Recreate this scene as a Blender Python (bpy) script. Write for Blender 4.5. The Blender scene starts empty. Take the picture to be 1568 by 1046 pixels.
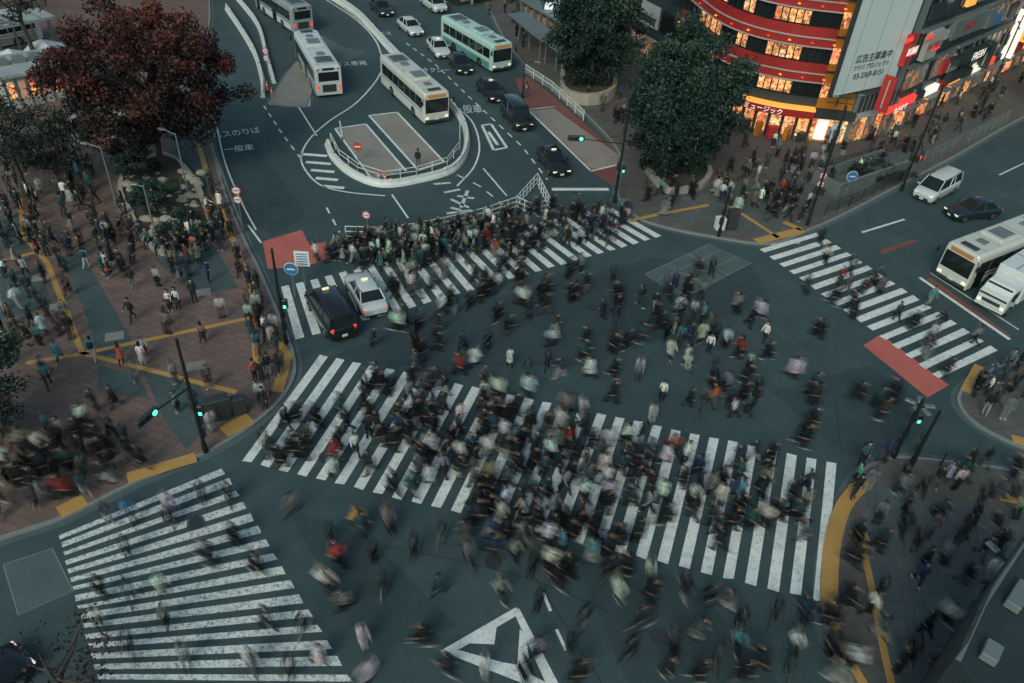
import bpy, bmesh, math, random
from mathutils import Vector, Matrix
import numpy as np
random.seed(7); np.random.seed(7)
scene=bpy.context.scene
# ---------------------------------------------------------------- survey: photo -> ground metres
F=1219.6; TH=math.radians(38.5); H=30.0
S,C=math.sin(TH),math.cos(TH); RC,RS=0.9972,0.0744
def uv(x,y):
    dx,dy=x-784,y-523
    return RC*dx+RS*dy, RS*dx-RC*dy
def G(x,y,z=0.0):
    u,v=uv(x,y); t=(H-z)/(F*S-v*C)
    return Vector((t*u,t*(F*C+v*S),z))
def hgt(b,t):
    _,v0=uv(*b); _,v1=uv(*t)
    r=lambda v:(F*C+v*S)/(F*S-v*C)
    return H*(1-r(v0)/r(v1))
# ---------------------------------------------------------------- materials
MATS={}
def nosample(m):
    try: m.cycles.emission_sampling='NONE'
    except Exception: pass
def mk(name,col,rough=.6,metal=0.,em=None,es=0.,var=.18,scale=3.,coat=0.):
    if name in MATS: return MATS[name]
    m=bpy.data.materials.new(name); m.use_nodes=True; nt=m.node_tree; b=nt.nodes['Principled BSDF']
    b.inputs['Roughness'].default_value=rough; b.inputs['Metallic'].default_value=metal
    if coat: b.inputs['Coat Weight'].default_value=coat
    if var>0:
        tc=nt.nodes.new('ShaderNodeTexCoord'); n=nt.nodes.new('ShaderNodeTexNoise'); n.inputs['Scale'].default_value=scale; n.inputs['Detail'].default_value=5
        mx=nt.nodes.new('ShaderNodeMix'); mx.data_type='RGBA'
        mx.inputs[6].default_value=(*[c*(1-var) for c in col],1); mx.inputs[7].default_value=(*[min(1,c*(1+var)) for c in col],1)
        nt.links.new(tc.outputs['Object'],n.inputs['Vector']); nt.links.new(n.outputs['Fac'],mx.inputs[0]); nt.links.new(mx.outputs[2],b.inputs['Base Color'])
    else: b.inputs['Base Color'].default_value=(*col,1)
    if em:
        b.inputs['Emission Color'].default_value=(*em,1); b.inputs['Emission Strength'].default_value=es; nosample(m)
    MATS[name]=m; return m
class NT:
    def __init__(s,name):
        s.m=bpy.data.materials.new(name); s.m.use_nodes=True; s.nt=s.m.node_tree; s.b=s.nt.nodes['Principled BSDF']; MATS[name]=s.m
        s.pos=s.nt.nodes.new('ShaderNodeNewGeometry').outputs['Position']
    def n(s,t): return s.nt.nodes.new(t)
    def l(s,a,b): s.nt.links.new(a,b)
    def noise(s,scale,detail=4,rough=.55,vec=None):
        n=s.n('ShaderNodeTexNoise'); n.inputs['Scale'].default_value=scale; n.inputs['Detail'].default_value=detail; n.inputs['Roughness'].default_value=rough
        s.l(vec or s.pos,n.inputs['Vector']); return n.outputs['Fac']
    def rng(s,f,a,b,c=0,d=1):
        n=s.n('ShaderNodeMapRange'); s.l(f,n.inputs[0])
        for i,v in enumerate((a,b,c,d)): n.inputs[i+1].default_value=v
        return n.outputs[0]
    def mix(s,f,a,b,mode='MIX'):
        n=s.n('ShaderNodeMix'); n.data_type='RGBA'; n.blend_type=mode
        for i,x in ((0,f),(6,a),(7,b)):
            if isinstance(x,(tuple,float,int)): n.inputs[i].default_value=(*x,1) if isinstance(x,tuple) else x
            else: s.l(x,n.inputs[i])
        return n.outputs[2]
    def bump(s,h,st,dist=.02):
        n=s.n('ShaderNodeBump'); n.inputs['Strength'].default_value=st; n.inputs['Distance'].default_value=dist; s.l(h,n.inputs['Height']); s.l(n.outputs[0],s.b.inputs['Normal'])
def asphalt(name,a,b):
    t=NT(name)
    c=t.mix(t.rng(t.noise(.09,4,.6),.35,.65),a,b)
    c=t.mix(t.rng(t.noise(.7,5,.65),.3,.7,0,.6),c,tuple(x*.55 for x in a))
    c=t.mix(t.rng(t.noise(9,3),.35,.75,0,.35),c,tuple(x*1.35 for x in b))
    c=t.mix(t.rng(t.noise(60,2),.4,.8,0,.4),c,(.12,.155,.155))
    t.l(c,t.b.inputs['Base Color']); t.b.inputs['Roughness'].default_value=.82
    t.bump(t.noise(45,2),.35,.01); return t.m
M_asph=asphalt('asphalt',(.028,.056,.062),(.054,.094,.1))
M_asph2=asphalt('asphalt_patch',(.02,.041,.047),(.036,.066,.072))
M_asph3=asphalt('asphalt_light_patch',(.075,.112,.112),(.1,.135,.135))
def paint(name,col,under=(.05,.085,.09),wear=.5):
    t=NT(name)
    w=t.rng(t.noise(6,8,.8),wear-.05,wear+.08)
    w2=t.rng(t.noise(.5,3),.45,.7,0,.4)
    c=t.mix(w2,col,tuple(x*.62 for x in col)); c=t.mix(t.rng(t.noise(2.2,8,.8),.5,.7,0,.55),c,under) if wear<.64 else c
    c=t.mix(w,c,under)
    t.l(c,t.b.inputs['Base Color']); t.b.inputs['Roughness'].default_value=.6; return t.m
M_paint=paint('road_paint',(.82,.83,.79),wear=.6)
M_paintw=paint('road_paint_worn',(.75,.76,.72),wear=.545)
M_red=paint('red_road_coating',(.56,.14,.11),wear=.66)
M_redf=paint('faded_red_coating',(.22,.08,.065),wear=.65)
M_yel=paint('tactile_yellow',(.52,.29,.085),(.22,.15,.1),wear=.65)
def paving(name,a,b,mort,sx,sy,angle=0):
    t=NT(name)
    mp=t.n('ShaderNodeMapping'); mp.inputs['Rotation'].default_value=(0,0,angle); t.l(t.pos,mp.inputs['Vector'])
    br=t.n('ShaderNodeTexBrick'); br.inputs['Scale'].default_value=1; br.inputs['Brick Width'].default_value=sx; br.inputs['Row Height'].default_value=sy; br.inputs['Mortar Size'].default_value=.018
    br.inputs['Color1'].default_value=(*a,1); br.inputs['Color2'].default_value=(*b,1); br.inputs['Mortar'].default_value=(*mort,1); t.l(mp.outputs[0],br.inputs['Vector'])
    c=t.mix(t.rng(t.noise(.25,5,.6),.3,.7,0,.55),br.outputs['Color'],tuple(x*.5 for x in a))
    c=t.mix(t.rng(t.noise(1.7,6,.7),.45,.75,0,.5),c,tuple(x*.55 for x in b))
    c=t.mix(t.rng(t.noise(14,3),.62,.8,0,.4),c,(.3,.28,.26))
    t.l(c,t.b.inputs['Base Color']); t.b.inputs['Roughness'].default_value=.75; return t.m
M_brick=paving('plaza_brick',(.25,.155,.125),(.165,.12,.107),(.075,.07,.068),.9,.45,.35)
M_slab=paving('grey_paving',(.13,.148,.145),(.1,.122,.122),(.05,.055,.055),.9,.9,.2)
M_slab2=paving('teal_grey_paving',(.085,.122,.122),(.07,.105,.107),(.05,.06,.06),.9,.9,.35)
M_slabR=paving('brown_grey_paving',(.15,.135,.12),(.108,.108,.102),(.06,.058,.055),.9,.9,-.3)
M_conc=paving('pale_concrete',(.35,.31,.27),(.31,.28,.25),(.2,.19,.18),3.,3.,.6)
M_kerb=mk('kerb_stone',(.22,.235,.23),.8,scale=4)
M_black=mk('black_paint_metal',(.02,.024,.026),.45,.3)
M_dkgrey=mk('dark_grey_metal',(.06,.068,.07),.5,.4)
M_grey=mk('grey_metal',(.26,.28,.28),.5,.5)
M_white=mk('white_coated',(.68,.7,.68),.45)
M_glass=mk('dark_glass',(.012,.018,.02),.12,0,var=.1)
M_tyre=mk('tyre_rubber',(.018,.018,.018),.85)
M_chrome=mk('wheel_metal',(.45,.46,.46),.3,.9)
M_tail=mk('tail_lamp_lit',(.5,.02,.01),.3,em=(1,.06,.03),es=1.,var=0)
M_tailoff=mk('tail_lamp',(.3,.015,.012),.3,var=0)
M_head=mk('head_lamp',(.8,.8,.75),.15,em=(1,.8,.55),es=.5,var=0)
M_amber=mk('amber_lamp',(.6,.2,.02),.3,em=(1,.4,.08),es=.8,var=0)
def interior(name,cols,es,scale=1.3):
    t=NT(name); vo=t.n('ShaderNodeTexVoronoi'); vo.inputs['Scale'].default_value=scale; t.l(t.pos,vo.inputs['Vector'])
    sp=t.n('ShaderNodeSeparateColor'); t.l(vo.outputs['Color'],sp.inputs[0]); r=t.n('ShaderNodeValToRGB'); r.color_ramp.interpolation='LINEAR'; t.l(sp.outputs[0],r.inputs[0])
    r.color_ramp.elements[0].color=(*cols[0],1); r.color_ramp.elements[1].color=(*cols[-1],1)
    for i,c in enumerate(cols[1:-1]): e=r.color_ramp.elements.new((i+1)/(len(cols)-1)); e.color=(*c,1)
    c=t.mix(t.rng(t.noise(3.5,4,.7),.35,.65),r.outputs[0],(.02,.012,.008))
    t.l(c,t.b.inputs['Emission Color']); t.b.inputs['Emission Strength'].default_value=es; t.b.inputs['Base Color'].default_value=(.05,.045,.04,1); t.b.inputs['Roughness'].default_value=.15; nosample(t.m); return t.m
M_shop=interior('lit_shop_interior',[(.9,.28,.07),(1,.46,.16),(.3,.08,.02),(1,.6,.27),(.7,.1,.04),(.9,.4,.12)],2.2)
M_shopdim=interior('dim_shop_interior',[(.35,.15,.06),(.12,.12,.12),(.7,.3,.1),(.05,.06,.06),(.3,.3,.27)],1.)
M_green=mk('green_signal_lit',(.05,.5,.35),.3,em=(.1,1,.65),es=2.,var=0)
M_redsig=mk('red_signal_lit',(.5,.03,.02),.3,em=(1,.08,.04),es=2.5,var=0)
M_signred=mk('sign_red',(.5,.04,.035),.5); M_signblue=mk('sign_blue',(.03,.16,.36),.5)
# ---------------------------------------------------------------- builder
class B:
    def __init__(s): s.v=[];s.f=[];s.m=[];s.sm=[];s.mats=[];s.M=Matrix.Identity(4)
    def mi(s,m):
        if m not in s.mats: s.mats.append(m)
        return s.mats.index(m)
    def add(s,vs,fs,mat,smooth=False):
        o=len(s.v); s.v+=[tuple(s.M@Vector(v)) for v in vs]; k=s.mi(mat)
        for f in fs: s.f.append([o+i for i in f]); s.m.append(k); s.sm.append(smooth)
    def box(s,c,d,mat,rz=0,taper=1.,ch=0.):
        x,y,z=[a/2 for a in d]; R=Matrix.Rotation(rz,3,'Z'); c=Vector(c); vs=[]
        if ch<=0:
            for zz,k in ((-z,1),(z,taper)):
                for a,b in ((-x,-y),(x,-y),(x,y),(-x,y)): vs.append(c+R@Vector((a*k,b*k,zz)))
            s.add(vs,[(0,3,2,1),(4,5,6,7),(0,1,5,4),(1,2,6,5),(2,3,7,6),(3,0,4,7)],mat); return
        rings=[]
        for zz,q in ((-z,ch),(-z+ch,0),(z-ch,0),(z,ch)):
            k=taper if zz>0 else 1; X,Y=(x-q)*k,(y-q)*k
            r=[(-X,-Y+ch),(-X+ch,-Y),(X-ch,-Y),(X,-Y+ch),(X,Y-ch),(X-ch,Y),(-X+ch,Y),(-X,Y-ch)]
            rings.append([c+R@Vector((a,b,zz)) for a,b in r])
        s.loft(rings,mat)
    def loft(s,rings,mat,smooth=False,caps=True,closed=True):
        n=len(rings[0]); vs=[p for r in rings for p in r]; fs=[]
        for i in range(len(rings)-1):
            for j in range(n if closed else n-1):
                a=i*n+j;b=i*n+(j+1)%n; fs.append((a,b,b+n,a+n))
        s.add(vs,fs,mat,smooth)
        if caps: s.add(rings[0],[tuple(reversed(range(n)))],mat); s.add(rings[-1],[tuple(range(n))],mat)
    def cyl(s,p0,p1,r0,mat,r1=None,n=8,smooth=True):
        p0,p1=Vector(p0),Vector(p1); r1=r0 if r1 is None else r1; d=(p1-p0).normalized()
        a=d.orthogonal().normalized(); b=d.cross(a)
        rg=lambda p,r:[p+a*r*math.cos(2*math.pi*i/n)+b*r*math.sin(2*math.pi*i/n) for i in range(n)]
        s.loft([rg(p0,r0),rg(p1,r1)],mat,smooth)
    def ball(s,c,r,mat,nu=10,nv=6,jit=0.):
        c=Vector(c); rings=[]
        for j in range(nv+1):
            t=math.pi*(.04+.92*j/nv); rings.append([c+Vector((r[0]*math.sin(t)*math.cos(2*math.pi*i/nu),r[1]*math.sin(t)*math.sin(2*math.pi*i/nu),r[2]*math.cos(t)))*(1+random.uniform(-jit,jit)) for i in range(nu)])
        s.loft(rings,mat,jit==0)
    def mesh(s,name,recalc=True):
        me=bpy.data.meshes.new(name); me.from_pydata(s.v,[],s.f)
        for m in s.mats: me.materials.append(m)
        me.polygons.foreach_set('material_index',s.m); me.polygons.foreach_set('use_smooth',s.sm); me.update()
        if recalc:
            bm=bmesh.new(); bm.from_mesh(me); bmesh.ops.recalc_face_normals(bm,faces=bm.faces); bm.to_mesh(me); bm.free()
        return me
    def obj(s,name,loc=(0,0,0),rz=0,parent=None,recalc=True):
        o=bpy.data.objects.new(name,s.mesh(name,recalc)); o.location=loc; o.rotation_euler=(0,0,rz); scene.collection.objects.link(o)
        if parent: o.parent=parent
        return o
def catmull(p,n=6):
    p=[Vector(q) for q in p]; o=[]
    q=[2*p[0]-p[1]]+p+[2*p[-1]-p[-2]]
    for i in range(1,len(q)-2):
        for k in range(n):
            t=k/n; a,b,c,d=q[i-1:i+3]
            o.append(.5*((2*b)+(c-a)*t+(2*a-5*b+4*c-d)*t*t+(3*b-a-3*c+d)*t**3))
    o.append(p[-1]); return o
def normals2(p,closed=False):
    out=[]
    for i in range(len(p)):
        a=p[i-1] if (i>0 or closed) else p[i]; b=p[(i+1)%len(p)] if (i<len(p)-1 or closed) else p[i]
        d=(b-a); d.z=0; d.normalize(); out.append(Vector((-d.y,d.x,0)))
    return out
def strip(b,p,w,z,mat,off=0.):
    n=normals2(p); vs=[]
    for q,m in zip(p,n):
        for k in (off-w/2,off+w/2):
            r=q+m*k; vs.append((r.x,r.y,z))
    b.add(vs,[(2*i,2*i+2,2*i+3,2*i+1) for i in range(len(p)-1)],mat)
def line(b,px,w,mat=None,z=.009,sm=False,zb=0.,dash=None):
    p=[G(x,y,zb) for x,y in px]
    if sm: p=catmull(p)
    if dash:
        on,off=dash; L=[0]
        for i in range(1,len(p)): L.append(L[-1]+(p[i]-p[i-1]).length)
        def at(s):
            for i in range(1,len(p)):
                if L[i]>=s: return p[i-1].lerp(p[i],(s-L[i-1])/max(1e-6,L[i]-L[i-1]))
            return p[-1]
        s=0
        while s<L[-1]: strip(b,[at(s),at(min(L[-1],s+on))],w,z,mat or M_paint); s+=on+off
        return
    strip(b,p,w,z,mat or M_paint)
def poly(b,px,z,mat,zb=0.):
    p=[G(x,y,zb) for x,y in px]; b.add([(q.x,q.y,z) for q in p],[tuple(range(len(p)))],mat)
def up_normals(me):
    for p in me.polygons:
        if p.normal.z<0: p.flip()
# ---------------------------------------------------------------- ground
b=B(); R=900; b.add([(-R,-300,0),(R,-300,0),(R,1500,0),(-R,1500,0)],[(0,1,2,3)],M_asph); b.obj('asphalt_ground')
b=B()
poly(b,[(470,560),(700,470),(1000,395),(1150,405),(1180,460),(900,560),(640,560)],.003,M_asph2)
poly(b,[(880,850),(1060,890),(1190,1046),(980,1090)],.003,M_asph2)
poly(b,[(320,200),(380,205),(470,330),(420,360),(370,340)],.003,M_asph2)
poly(b,[(860,170),(700,20),(660,10),(850,240)],.003,M_asph2)
poly(b,[(1180,600),(1330,560),(1450,640),(1370,690),(1300,700)],.003,M_asph2)
poly(b,[(440,780),(560,820),(700,960),(560,1000)],.003,M_asph2)
M_seam=mk('asphalt_seam',(.024,.04,.043),.9)
for px in ([(450,545),(640,500),(900,470),(1160,462),(1330,500)],[(560,830),(820,890),(1050,1000),(1120,1060)],[(330,180),(370,300),(440,350)],[(640,560),(760,470),(960,420)],[(1150,470),(1260,560),(1290,700)],[(820,885),(930,1060)],[(1010,350),(1160,460)],[(860,300),(1000,400)],[(1400,360),(1568,470)]):
    line(b,px,.05,M_seam,.0055,sm=True)
o=b.obj('asphalt_patches'); up_normals(o.data)
def crosswalk(name,TL,TR,BR,BL,n,duty=.5,mat=None):
    b=B(); a,c,d,e=[G(*p) for p in (TL,TR,BR,BL)]
    for i in range(n):
        t0=i/(n-1+duty); t1=(i+duty)/(n-1+duty)
        j=[random.uniform(-.06,.06) for _ in range(4)]
        q=[a.lerp(c,t0),a.lerp(c,t1),e.lerp(d,t1),e.lerp(d,t0)]
        b.add([(p.x,p.y+k,.008) for p,k in zip(q,j)],[(0,1,2,3)],mat or M_paint)
    o=b.obj(name); up_normals(o.data); return o
crosswalk('crosswalk',(490,543),(1281,710),(1262,922),(371,705),29,.5)
crosswalk('crosswalk',(430,440),(930,315),(1013,362),(452,521),27,.52)
crosswalk('crosswalk',(90,820),(150,1042),(540,1046),(340,716),16,.52,M_paintw)
crosswalk('crosswalk',(1163,382),(1438,580),(1528,537),(1250,356),16,.52)
b=B()
for px,w in (([(588,100),(575,125),(545,158),(505,185),(475,212),(461,240),(470,264),(492,284),(530,294),(590,300)],.15),
             ([(500,0),(545,30),(575,62),(588,100)],.15),([(470,-20),(520,8),(560,40),(598,82)],.12),
             ([(692,160),(722,185),(734,222),(726,255),(700,285)],.15),
             ([(400,150),(404,120),(392,90),(372,55),(350,20)],.15),
             ([(330,185),(345,250),(370,310),(392,352)],.12)):
    line(b,px,w,sm=True)
for px,w in (([(456,162),(485,208)],.14),([(600,298),(625,334)],.14),([(740,258),(776,300)],.14),([(413,160),(473,163)],.2),([(473,163),(480,115)],.14),
             ([(520,185),(525,215)],.12),([(845,290),(932,290)],.45),([(513,197),(560,190)],.2),([(560,190),(622,262)],.2),([(513,197),(572,278)],.2),
             ([(565,177),(608,172)],.2),([(608,172),(680,248)],.2),([(565,177),(640,260)],.2),([(640,260),(680,248)],.2),
             ([(808,168),(905,262)],.2),([(905,262),(948,252)],.2),([(808,168),(850,163)],.12),
             ([(738,192),(752,190)],.25),([(752,190),(776,226)],.25),([(738,192),(756,230)],.25),([(756,230),(776,226)],.25),([(748,202),(762,222)],.3),
             ([(1408,425),(1546,520)],.28),([(1425,418),(1560,505)],.12),([(1480,420),(1500,435)],.2),
             ([(1320,356),(1385,336)],.2),([(1530,268),(1600,235)],.14),
             ([(832,908),(843,936)],.14),([(852,964),(867,996)],.14),
             ([(380,345),(400,372)],.14),([(535,385),(600,372)],.3),([(1180,375),(1225,372)],.12)):
    line(b,px,w)
for px in ([(404,162),(432,205),(466,250)],[(500,318),(520,356)],[(622,66),(668,100),(720,150),(800,225),(838,275)],[(700,268),(735,285),(780,322)]):
    line(b,px,.14,dash=(.9,.9))
for i in range(5):
    t=i/4; x0=461+30*t+ (0 if i<4 else 4); y0=236+49*t; line(b,[(x0,y0),(x0+40-2*i,y0+3)],.42)
for px in ([(680,295),(705,290)],[(690,305),(718,318)],[(706,318),(716,292)],[(684,327),(722,322)],[(690,318),(706,322)],[(664,282),(690,280)],[(700,300),(726,304)]): line(b,px,.28,M_paintw)
poly(b,[(674,997),(790,930),(796,940),(704,994)],.008,M_paint); poly(b,[(785,934),(795,932),(862,1060),(842,1060)],.0084,M_paint)
poly(b,[(674,997),(690,992),(782,1018),(842,1048),(850,1066)],.0092,M_paint)
poly(b,[(762,948),(757,987),(712,985)],.0088,M_paint); poly(b,[(796,963),(806,975),(813,1036),(745,1018),(742,1010),(792,1018)],.0096,M_paint)
o=b.obj('road_markings'); up_normals(o.data)
def text(name,body,loc,size,rz,mat,parent=None,flat=False,sx=1,sy=1):
    cu=bpy.data.curves.new(name,'FONT'); cu.body=body; cu.size=size; cu.align_x='CENTER'; cu.align_y='CENTER'; cu.extrude=.0 if flat else .01; cu.materials.append(mat)
    o=bpy.data.objects.new(name,cu); o.location=loc; o.rotation_euler=(0 if flat else math.pi/2,0,rz); o.scale=(sx,sy,1); scene.collection.objects.link(o)
    if parent: o.parent=parent
    return o
for bd,(x,y),(x2,y2),sz,sy in (('バスのりば',(362,204),(385,201),.8,1.8),('一般車',(366,228),(385,226),.8,1.6),('バス専用',(537,98),(556,97),.85,1.7),('タクシー',(668,108),(686,108),.75,2.),('一般車',(716,168),(736,168),.95,2.2),('バス',(590,52),(605,51),.8,1.8)):
    p=G(x,y); d=G(x2,y2)-p; text('road_lettering',bd,(p.x,p.y,.011),sz,math.atan2(d.y,d.x),M_paint,flat=True,sy=sy)
b=B()
poly(b,[(1322,529),(1349,512),(1453,590),(1420,609)],.007,M_red)
poly(b,[(402,370),(462,352),(474,376),(500,370),(506,394),(470,408),(410,412)],.007,M_red)
poly(b,[(1345,384),(1398,366),(1404,370),(1352,390)],.007,M_redf)
poly(b,[(1418,428),(1424,424),(1548,514),(1542,520)],.006,M_redf)
poly(b,[(788,120),(812,118),(950,236),(946,290),(905,262),(806,166)],.004,M_redf)
o=b.obj('red_road_coating'); up_normals(o.data)
b=B()
poly(b,[(514,198),(558,191),(620,260),(572,276)],.005,M_conc); poly(b,[(566,178),(607,173),(678,247),(640,259)],.005,M_conc)
poly(b,[(811,170),(848,166),(948,238),(944,254),(906,259)],.007,M_conc)
poly(b,[(470,40),(520,70),(560,80),(520,100),(480,80)],.005,M_asph3)
o=b.obj('concrete_bay_slabs'); up_normals(o.data)
b=B()
poly(b,[(988,420),(1086,374),(1150,403),(1046,457)],.005,M_asph3)
for px in ([(988,420),(1086,374),(1150,403),(1046,457),(988,420)],[(1021,405),(1080,440)],[(1054,389),(1115,421)],[(1008,428),(1105,383)],[(1026,440),(1128,394)]): line(b,px,.06,M_kerb)
poly(b,[(5,865),(80,840),(112,905),(28,942)],.005,M_asph3); line(b,[(5,865),(80,840),(112,905),(28,942),(5,865)],.05,M_kerb)
for (x,y) in ((850,330),(640,560),(755,860),(1130,545),(420,310),(585,900),(1010,975),(905,470),(300,800),(1240,640),(500,700)):
    c=G(x,y); r=.34; b.add([(c.x+r*math.cos(i*math.pi/8),c.y+r*math.sin(i*math.pi/8),.012) for i in range(16)],[tuple(range(16))],M_dkgrey)
    strip(b,[Vector((c.x+.38*math.cos(i*math.pi/8),c.y+.38*math.sin(i*math.pi/8),0)) for i in range(17)],.05,.013,M_seam)
o=b.obj('utility_covers'); up_normals(o.data)
KZ=.12
def pavement(name,edge,rest,mat,smooth=True):
    e=[G(x,y,KZ) for x,y in edge]
    if smooth: e=catmull(e,5)
    r=[G(x,y,KZ) for x,y in rest]; p=e+r
    b=B(); n=len(p); b.add([(q.x,q.y,KZ) for q in p],[tuple(range(n))],mat)
    b.add([(q.x,q.y,z) for z in (0,KZ-.001) for q in p],[(i,(i+1)%n,(i+1)%n+n,i+n) for i in range(n)],M_kerb)
    area=sum(p[i].x*p[(i+1)%n].y-p[(i+1)%n].x*p[i].y for i in range(n)); sg=1 if area>0 else -1
    strip(b,e,.2,KZ+.004,M_kerb,off=sg*.1)
    strip(b,e,.3,.005,M_asph3,off=-sg*.17)
    o=b.obj(name,recalc=False)
    for pl in o.data.polygons:
        if abs(pl.normal.z)>.5 and pl.normal.z<0: pl.flip()
    return o
pavement('plaza_pavement',[(318,-40),(322,30),(305,100),(311,165),(330,240),(352,310),(378,370),(398,410),(424,470),(448,530),(453,570),(432,610),(385,652),(315,694),(210,738),(100,792),(0,826),(-200,900)],[(-900,700),(-700,-60)],M_brick)
pavement('station_pavement',[(735,-20),(765,48),(800,95),(850,135),(902,180),(948,236),(944,296),(968,328),(1012,346),(1090,362),(1180,373),(1245,350),(1300,325),(1390,278),(1470,236),(1568,180),(1750,90)],[(2000,-100),(735,-100)],M_slabR)
pavement('corner_pavement',[(1700,760),(1568,722),(1470,706),(1390,698),(1345,703),(1308,730),(1280,785),(1261,850),(1257,920),(1270,985),(1300,1046),(1340,1140)],[(2100,1200)],M_slabR)
pavement('island_pavement',[(1750,490),(1640,520),(1568,545),(1495,575),(1466,605),(1480,637),(1525,667),(1600,695),(1750,725)],[(2100,600)],M_slabR)
pavement('lane_island',[(410,158),(424,135),(440,110),(455,92),(480,112),(478,140),(470,163)],[(440,162)],M_conc,False)
b=B()
for px in ([(95,395),(125,388),(205,525),(190,540),(150,545),(130,480)],[(235,395),(330,380),(365,440),(300,455)],[(0,420),(60,410),(80,470),(0,490)],[(215,560),(300,580),(330,640),(285,690),(250,640)],
           [(250,200),(300,180),(335,300),(300,290)],[(150,560),(210,575),(230,610),(150,600)],[(0,330),(40,330),(60,380),(0,385)]):
    poly(b,px,KZ+.003,M_slab2,KZ)
for (x,y) in ((175,515),(62,425),(90,470),(310,448),(300,560)):
    c=G(x,y,KZ); b.box((c.x,c.y,KZ+.008),(1.,.8,.004),M_conc,.4)
poly(b,[(1258,280),(1380,230),(1500,180),(1530,190),(1400,255),(1290,310)],KZ+.003,M_slab,KZ)
poly(b,[(1010,300),(1080,270),(1240,300),(1180,365),(1020,335)],KZ+.003,M_slab,KZ)
poly(b,[(1330,740),(1568,790),(1500,1046),(1370,1046),(1320,820)],KZ+.003,M_slab,KZ)
o=b.obj('paving_panels'); up_normals(o.data)
b=B()
for px,w in (([(40,556),(130,541),(387,486)],.32),([(35,360),(72,402),(126,541)],.32),([(126,541),(250,572),(362,601)],.32),([(302,215),(322,280),(350,350),(388,450)],.4),([(387,486),(392,560)],.32),
             ([(405,500),(440,545),(425,600)],.6),([(342,662),(384,640)],.9),([(195,732),(300,700)],.7),([(90,785),(130,765)],.8),([(0,400),(60,385)],.3),([(30,300),(36,362)],.3),
             ([(965,338),(1010,328),(1085,314)],.35),([(1112,312),(1192,364)],.35),([(1158,370),(1190,362),(1228,352)],.8),([(1228,352),(1200,340)],.5),
             ([(1325,736),(1292,775),(1274,840),(1269,930)],.75),([(1302,820),(1330,822)],.6),([(1318,825),(1335,900),(1350,980),(1368,1060)],.32),
             ([(1500,560),(1478,600)],.6),([(1550,672),(1600,684)],.7),([(1530,760),(1600,775)],.6),([(1275,950),(1300,1010),(1330,1060)],.4)):
    line(b,px,w,M_yel,KZ+.009,sm=len(px)>3,zb=KZ)
o=b.obj('tactile_paving'); up_normals(o.data)
# ---------------------------------------------------------------- fences / barriers
def fence(name,px,h=.9,mat=None,zb=0.,rails=2,panel=False,sm=False,step=1.8):
    p=[G(x,y,zb) for x,y in px]
    if sm: p=catmull(p,4)
    b=B(); mat=mat or M_white
    for i in range(len(p)-1):
        a,c=p[i],p[i+1]; L=(c-a).length; n=max(1,int(round(L/step)))
        for k in range(n+1): 
            q=a.lerp(c,k/n); b.cyl(q,q+Vector((0,0,h)),.045,mat,n=6)
        for r in range(rails): 
            z=Vector((0,0,h*(1-r*.42)-.03)); b.cyl(a+z,c+z,.035,mat,n=6)
        if panel:
            d=(c-a).normalized()
            for k in range(int(L/.16)): q=a+d*(k*.16+.08); b.cyl(q+Vector((0,0,.1)),q+Vector((0,0,h-.05)),.012,mat,n=4,smooth=False)
    return b.obj(name)
def jersey(name,px,h=.8,w=.35,mat=None,sm=True):
    p=[G(x,y) for x,y in px]; p=catmull(p,4) if sm else p
    n=normals2(p); rings=[]
    for q,m in zip(p,n):
        rings.append([q+m*k+Vector((0,0,z)) for k,z in ((-w*.7,0),(-w*.6,.18),(-w*.32,.35),(-w*.28,h),(w*.28,h),(w*.32,.35),(w*.6,.18),(w*.7,0))])
    b=B(); b.loft(rings,mat or M_white)
    for i in range(1,len(p)-1,3):
        b.box(p[i]+Vector((0,0,h+.05)),(.1,.1,.12),M_amber if i%2 else M_grey)
    o=b.obj(name); return o
jersey('traffic_barrier',[(502,222),(512,244),(540,269),(585,285),(640,278),(692,262),(713,232),(712,195),(690,160)],.55,.4)
fence('guard_rail',[(507,218),(520,243),(548,264),(588,277),(638,270),(685,255),(704,230),(704,198)],.85,M_white)
jersey('traffic_barrier',[(347,15),(372,52),(392,88),(402,125),(403,150)],.7,.3)
jersey('traffic_barrier',[(495,-10),(545,22),(580,58),(612,92)],.8,.3)
jersey('traffic_barrier',[(360,-5),(395,40),(408,85),(420,128)],.6,.3)
fence('guard_rail',[(530,364),(600,364),(680,350),(740,335),(790,318)],.95,M_white,sm=True,rails=3)
fence('guard_rail',[(790,318),(822,282),(842,322),(815,330),(790,318)],1.0,M_white,step=.7,rails=3)
fence('guard_rail',[(803,112),(845,140),(893,185)],1.0,M_white,KZ,panel=True)
fence('guard_rail',[(312,180),(332,250),(352,305),(372,355)],.9,M_grey,KZ)
fence('metal_fence',[(1262,330),(1300,316),(1385,276)],1.1,M_dkgrey,KZ,panel=True)
fence('metal_fence',[(1270,262),(1330,245),(1395,225)],1.1,M_dkgrey,KZ,panel=True)
fence('metal_fence',[(1395,262),(1470,225),(1540,188)],1.4,M_grey,KZ,panel=True)
fence('guard_rail',[(1400,708),(1440,712),(1480,716)],.9,M_dkgrey,KZ)
for (x,y) in ((590,282),(580,280),(410,140),(417,150)): 
    b=B(); om=mk('orange_post',(.75,.2,.05),.5); b.cyl((0,0,.08),(0,0,1.0),.11,om,.07,n=8); b.cyl((0,0,0),(0,0,.08),.25,M_black); b.cyl((0,0,.6),(0,0,.72),.1,M_white,n=8); b.obj('traffic_cone',G(x,y))
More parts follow.
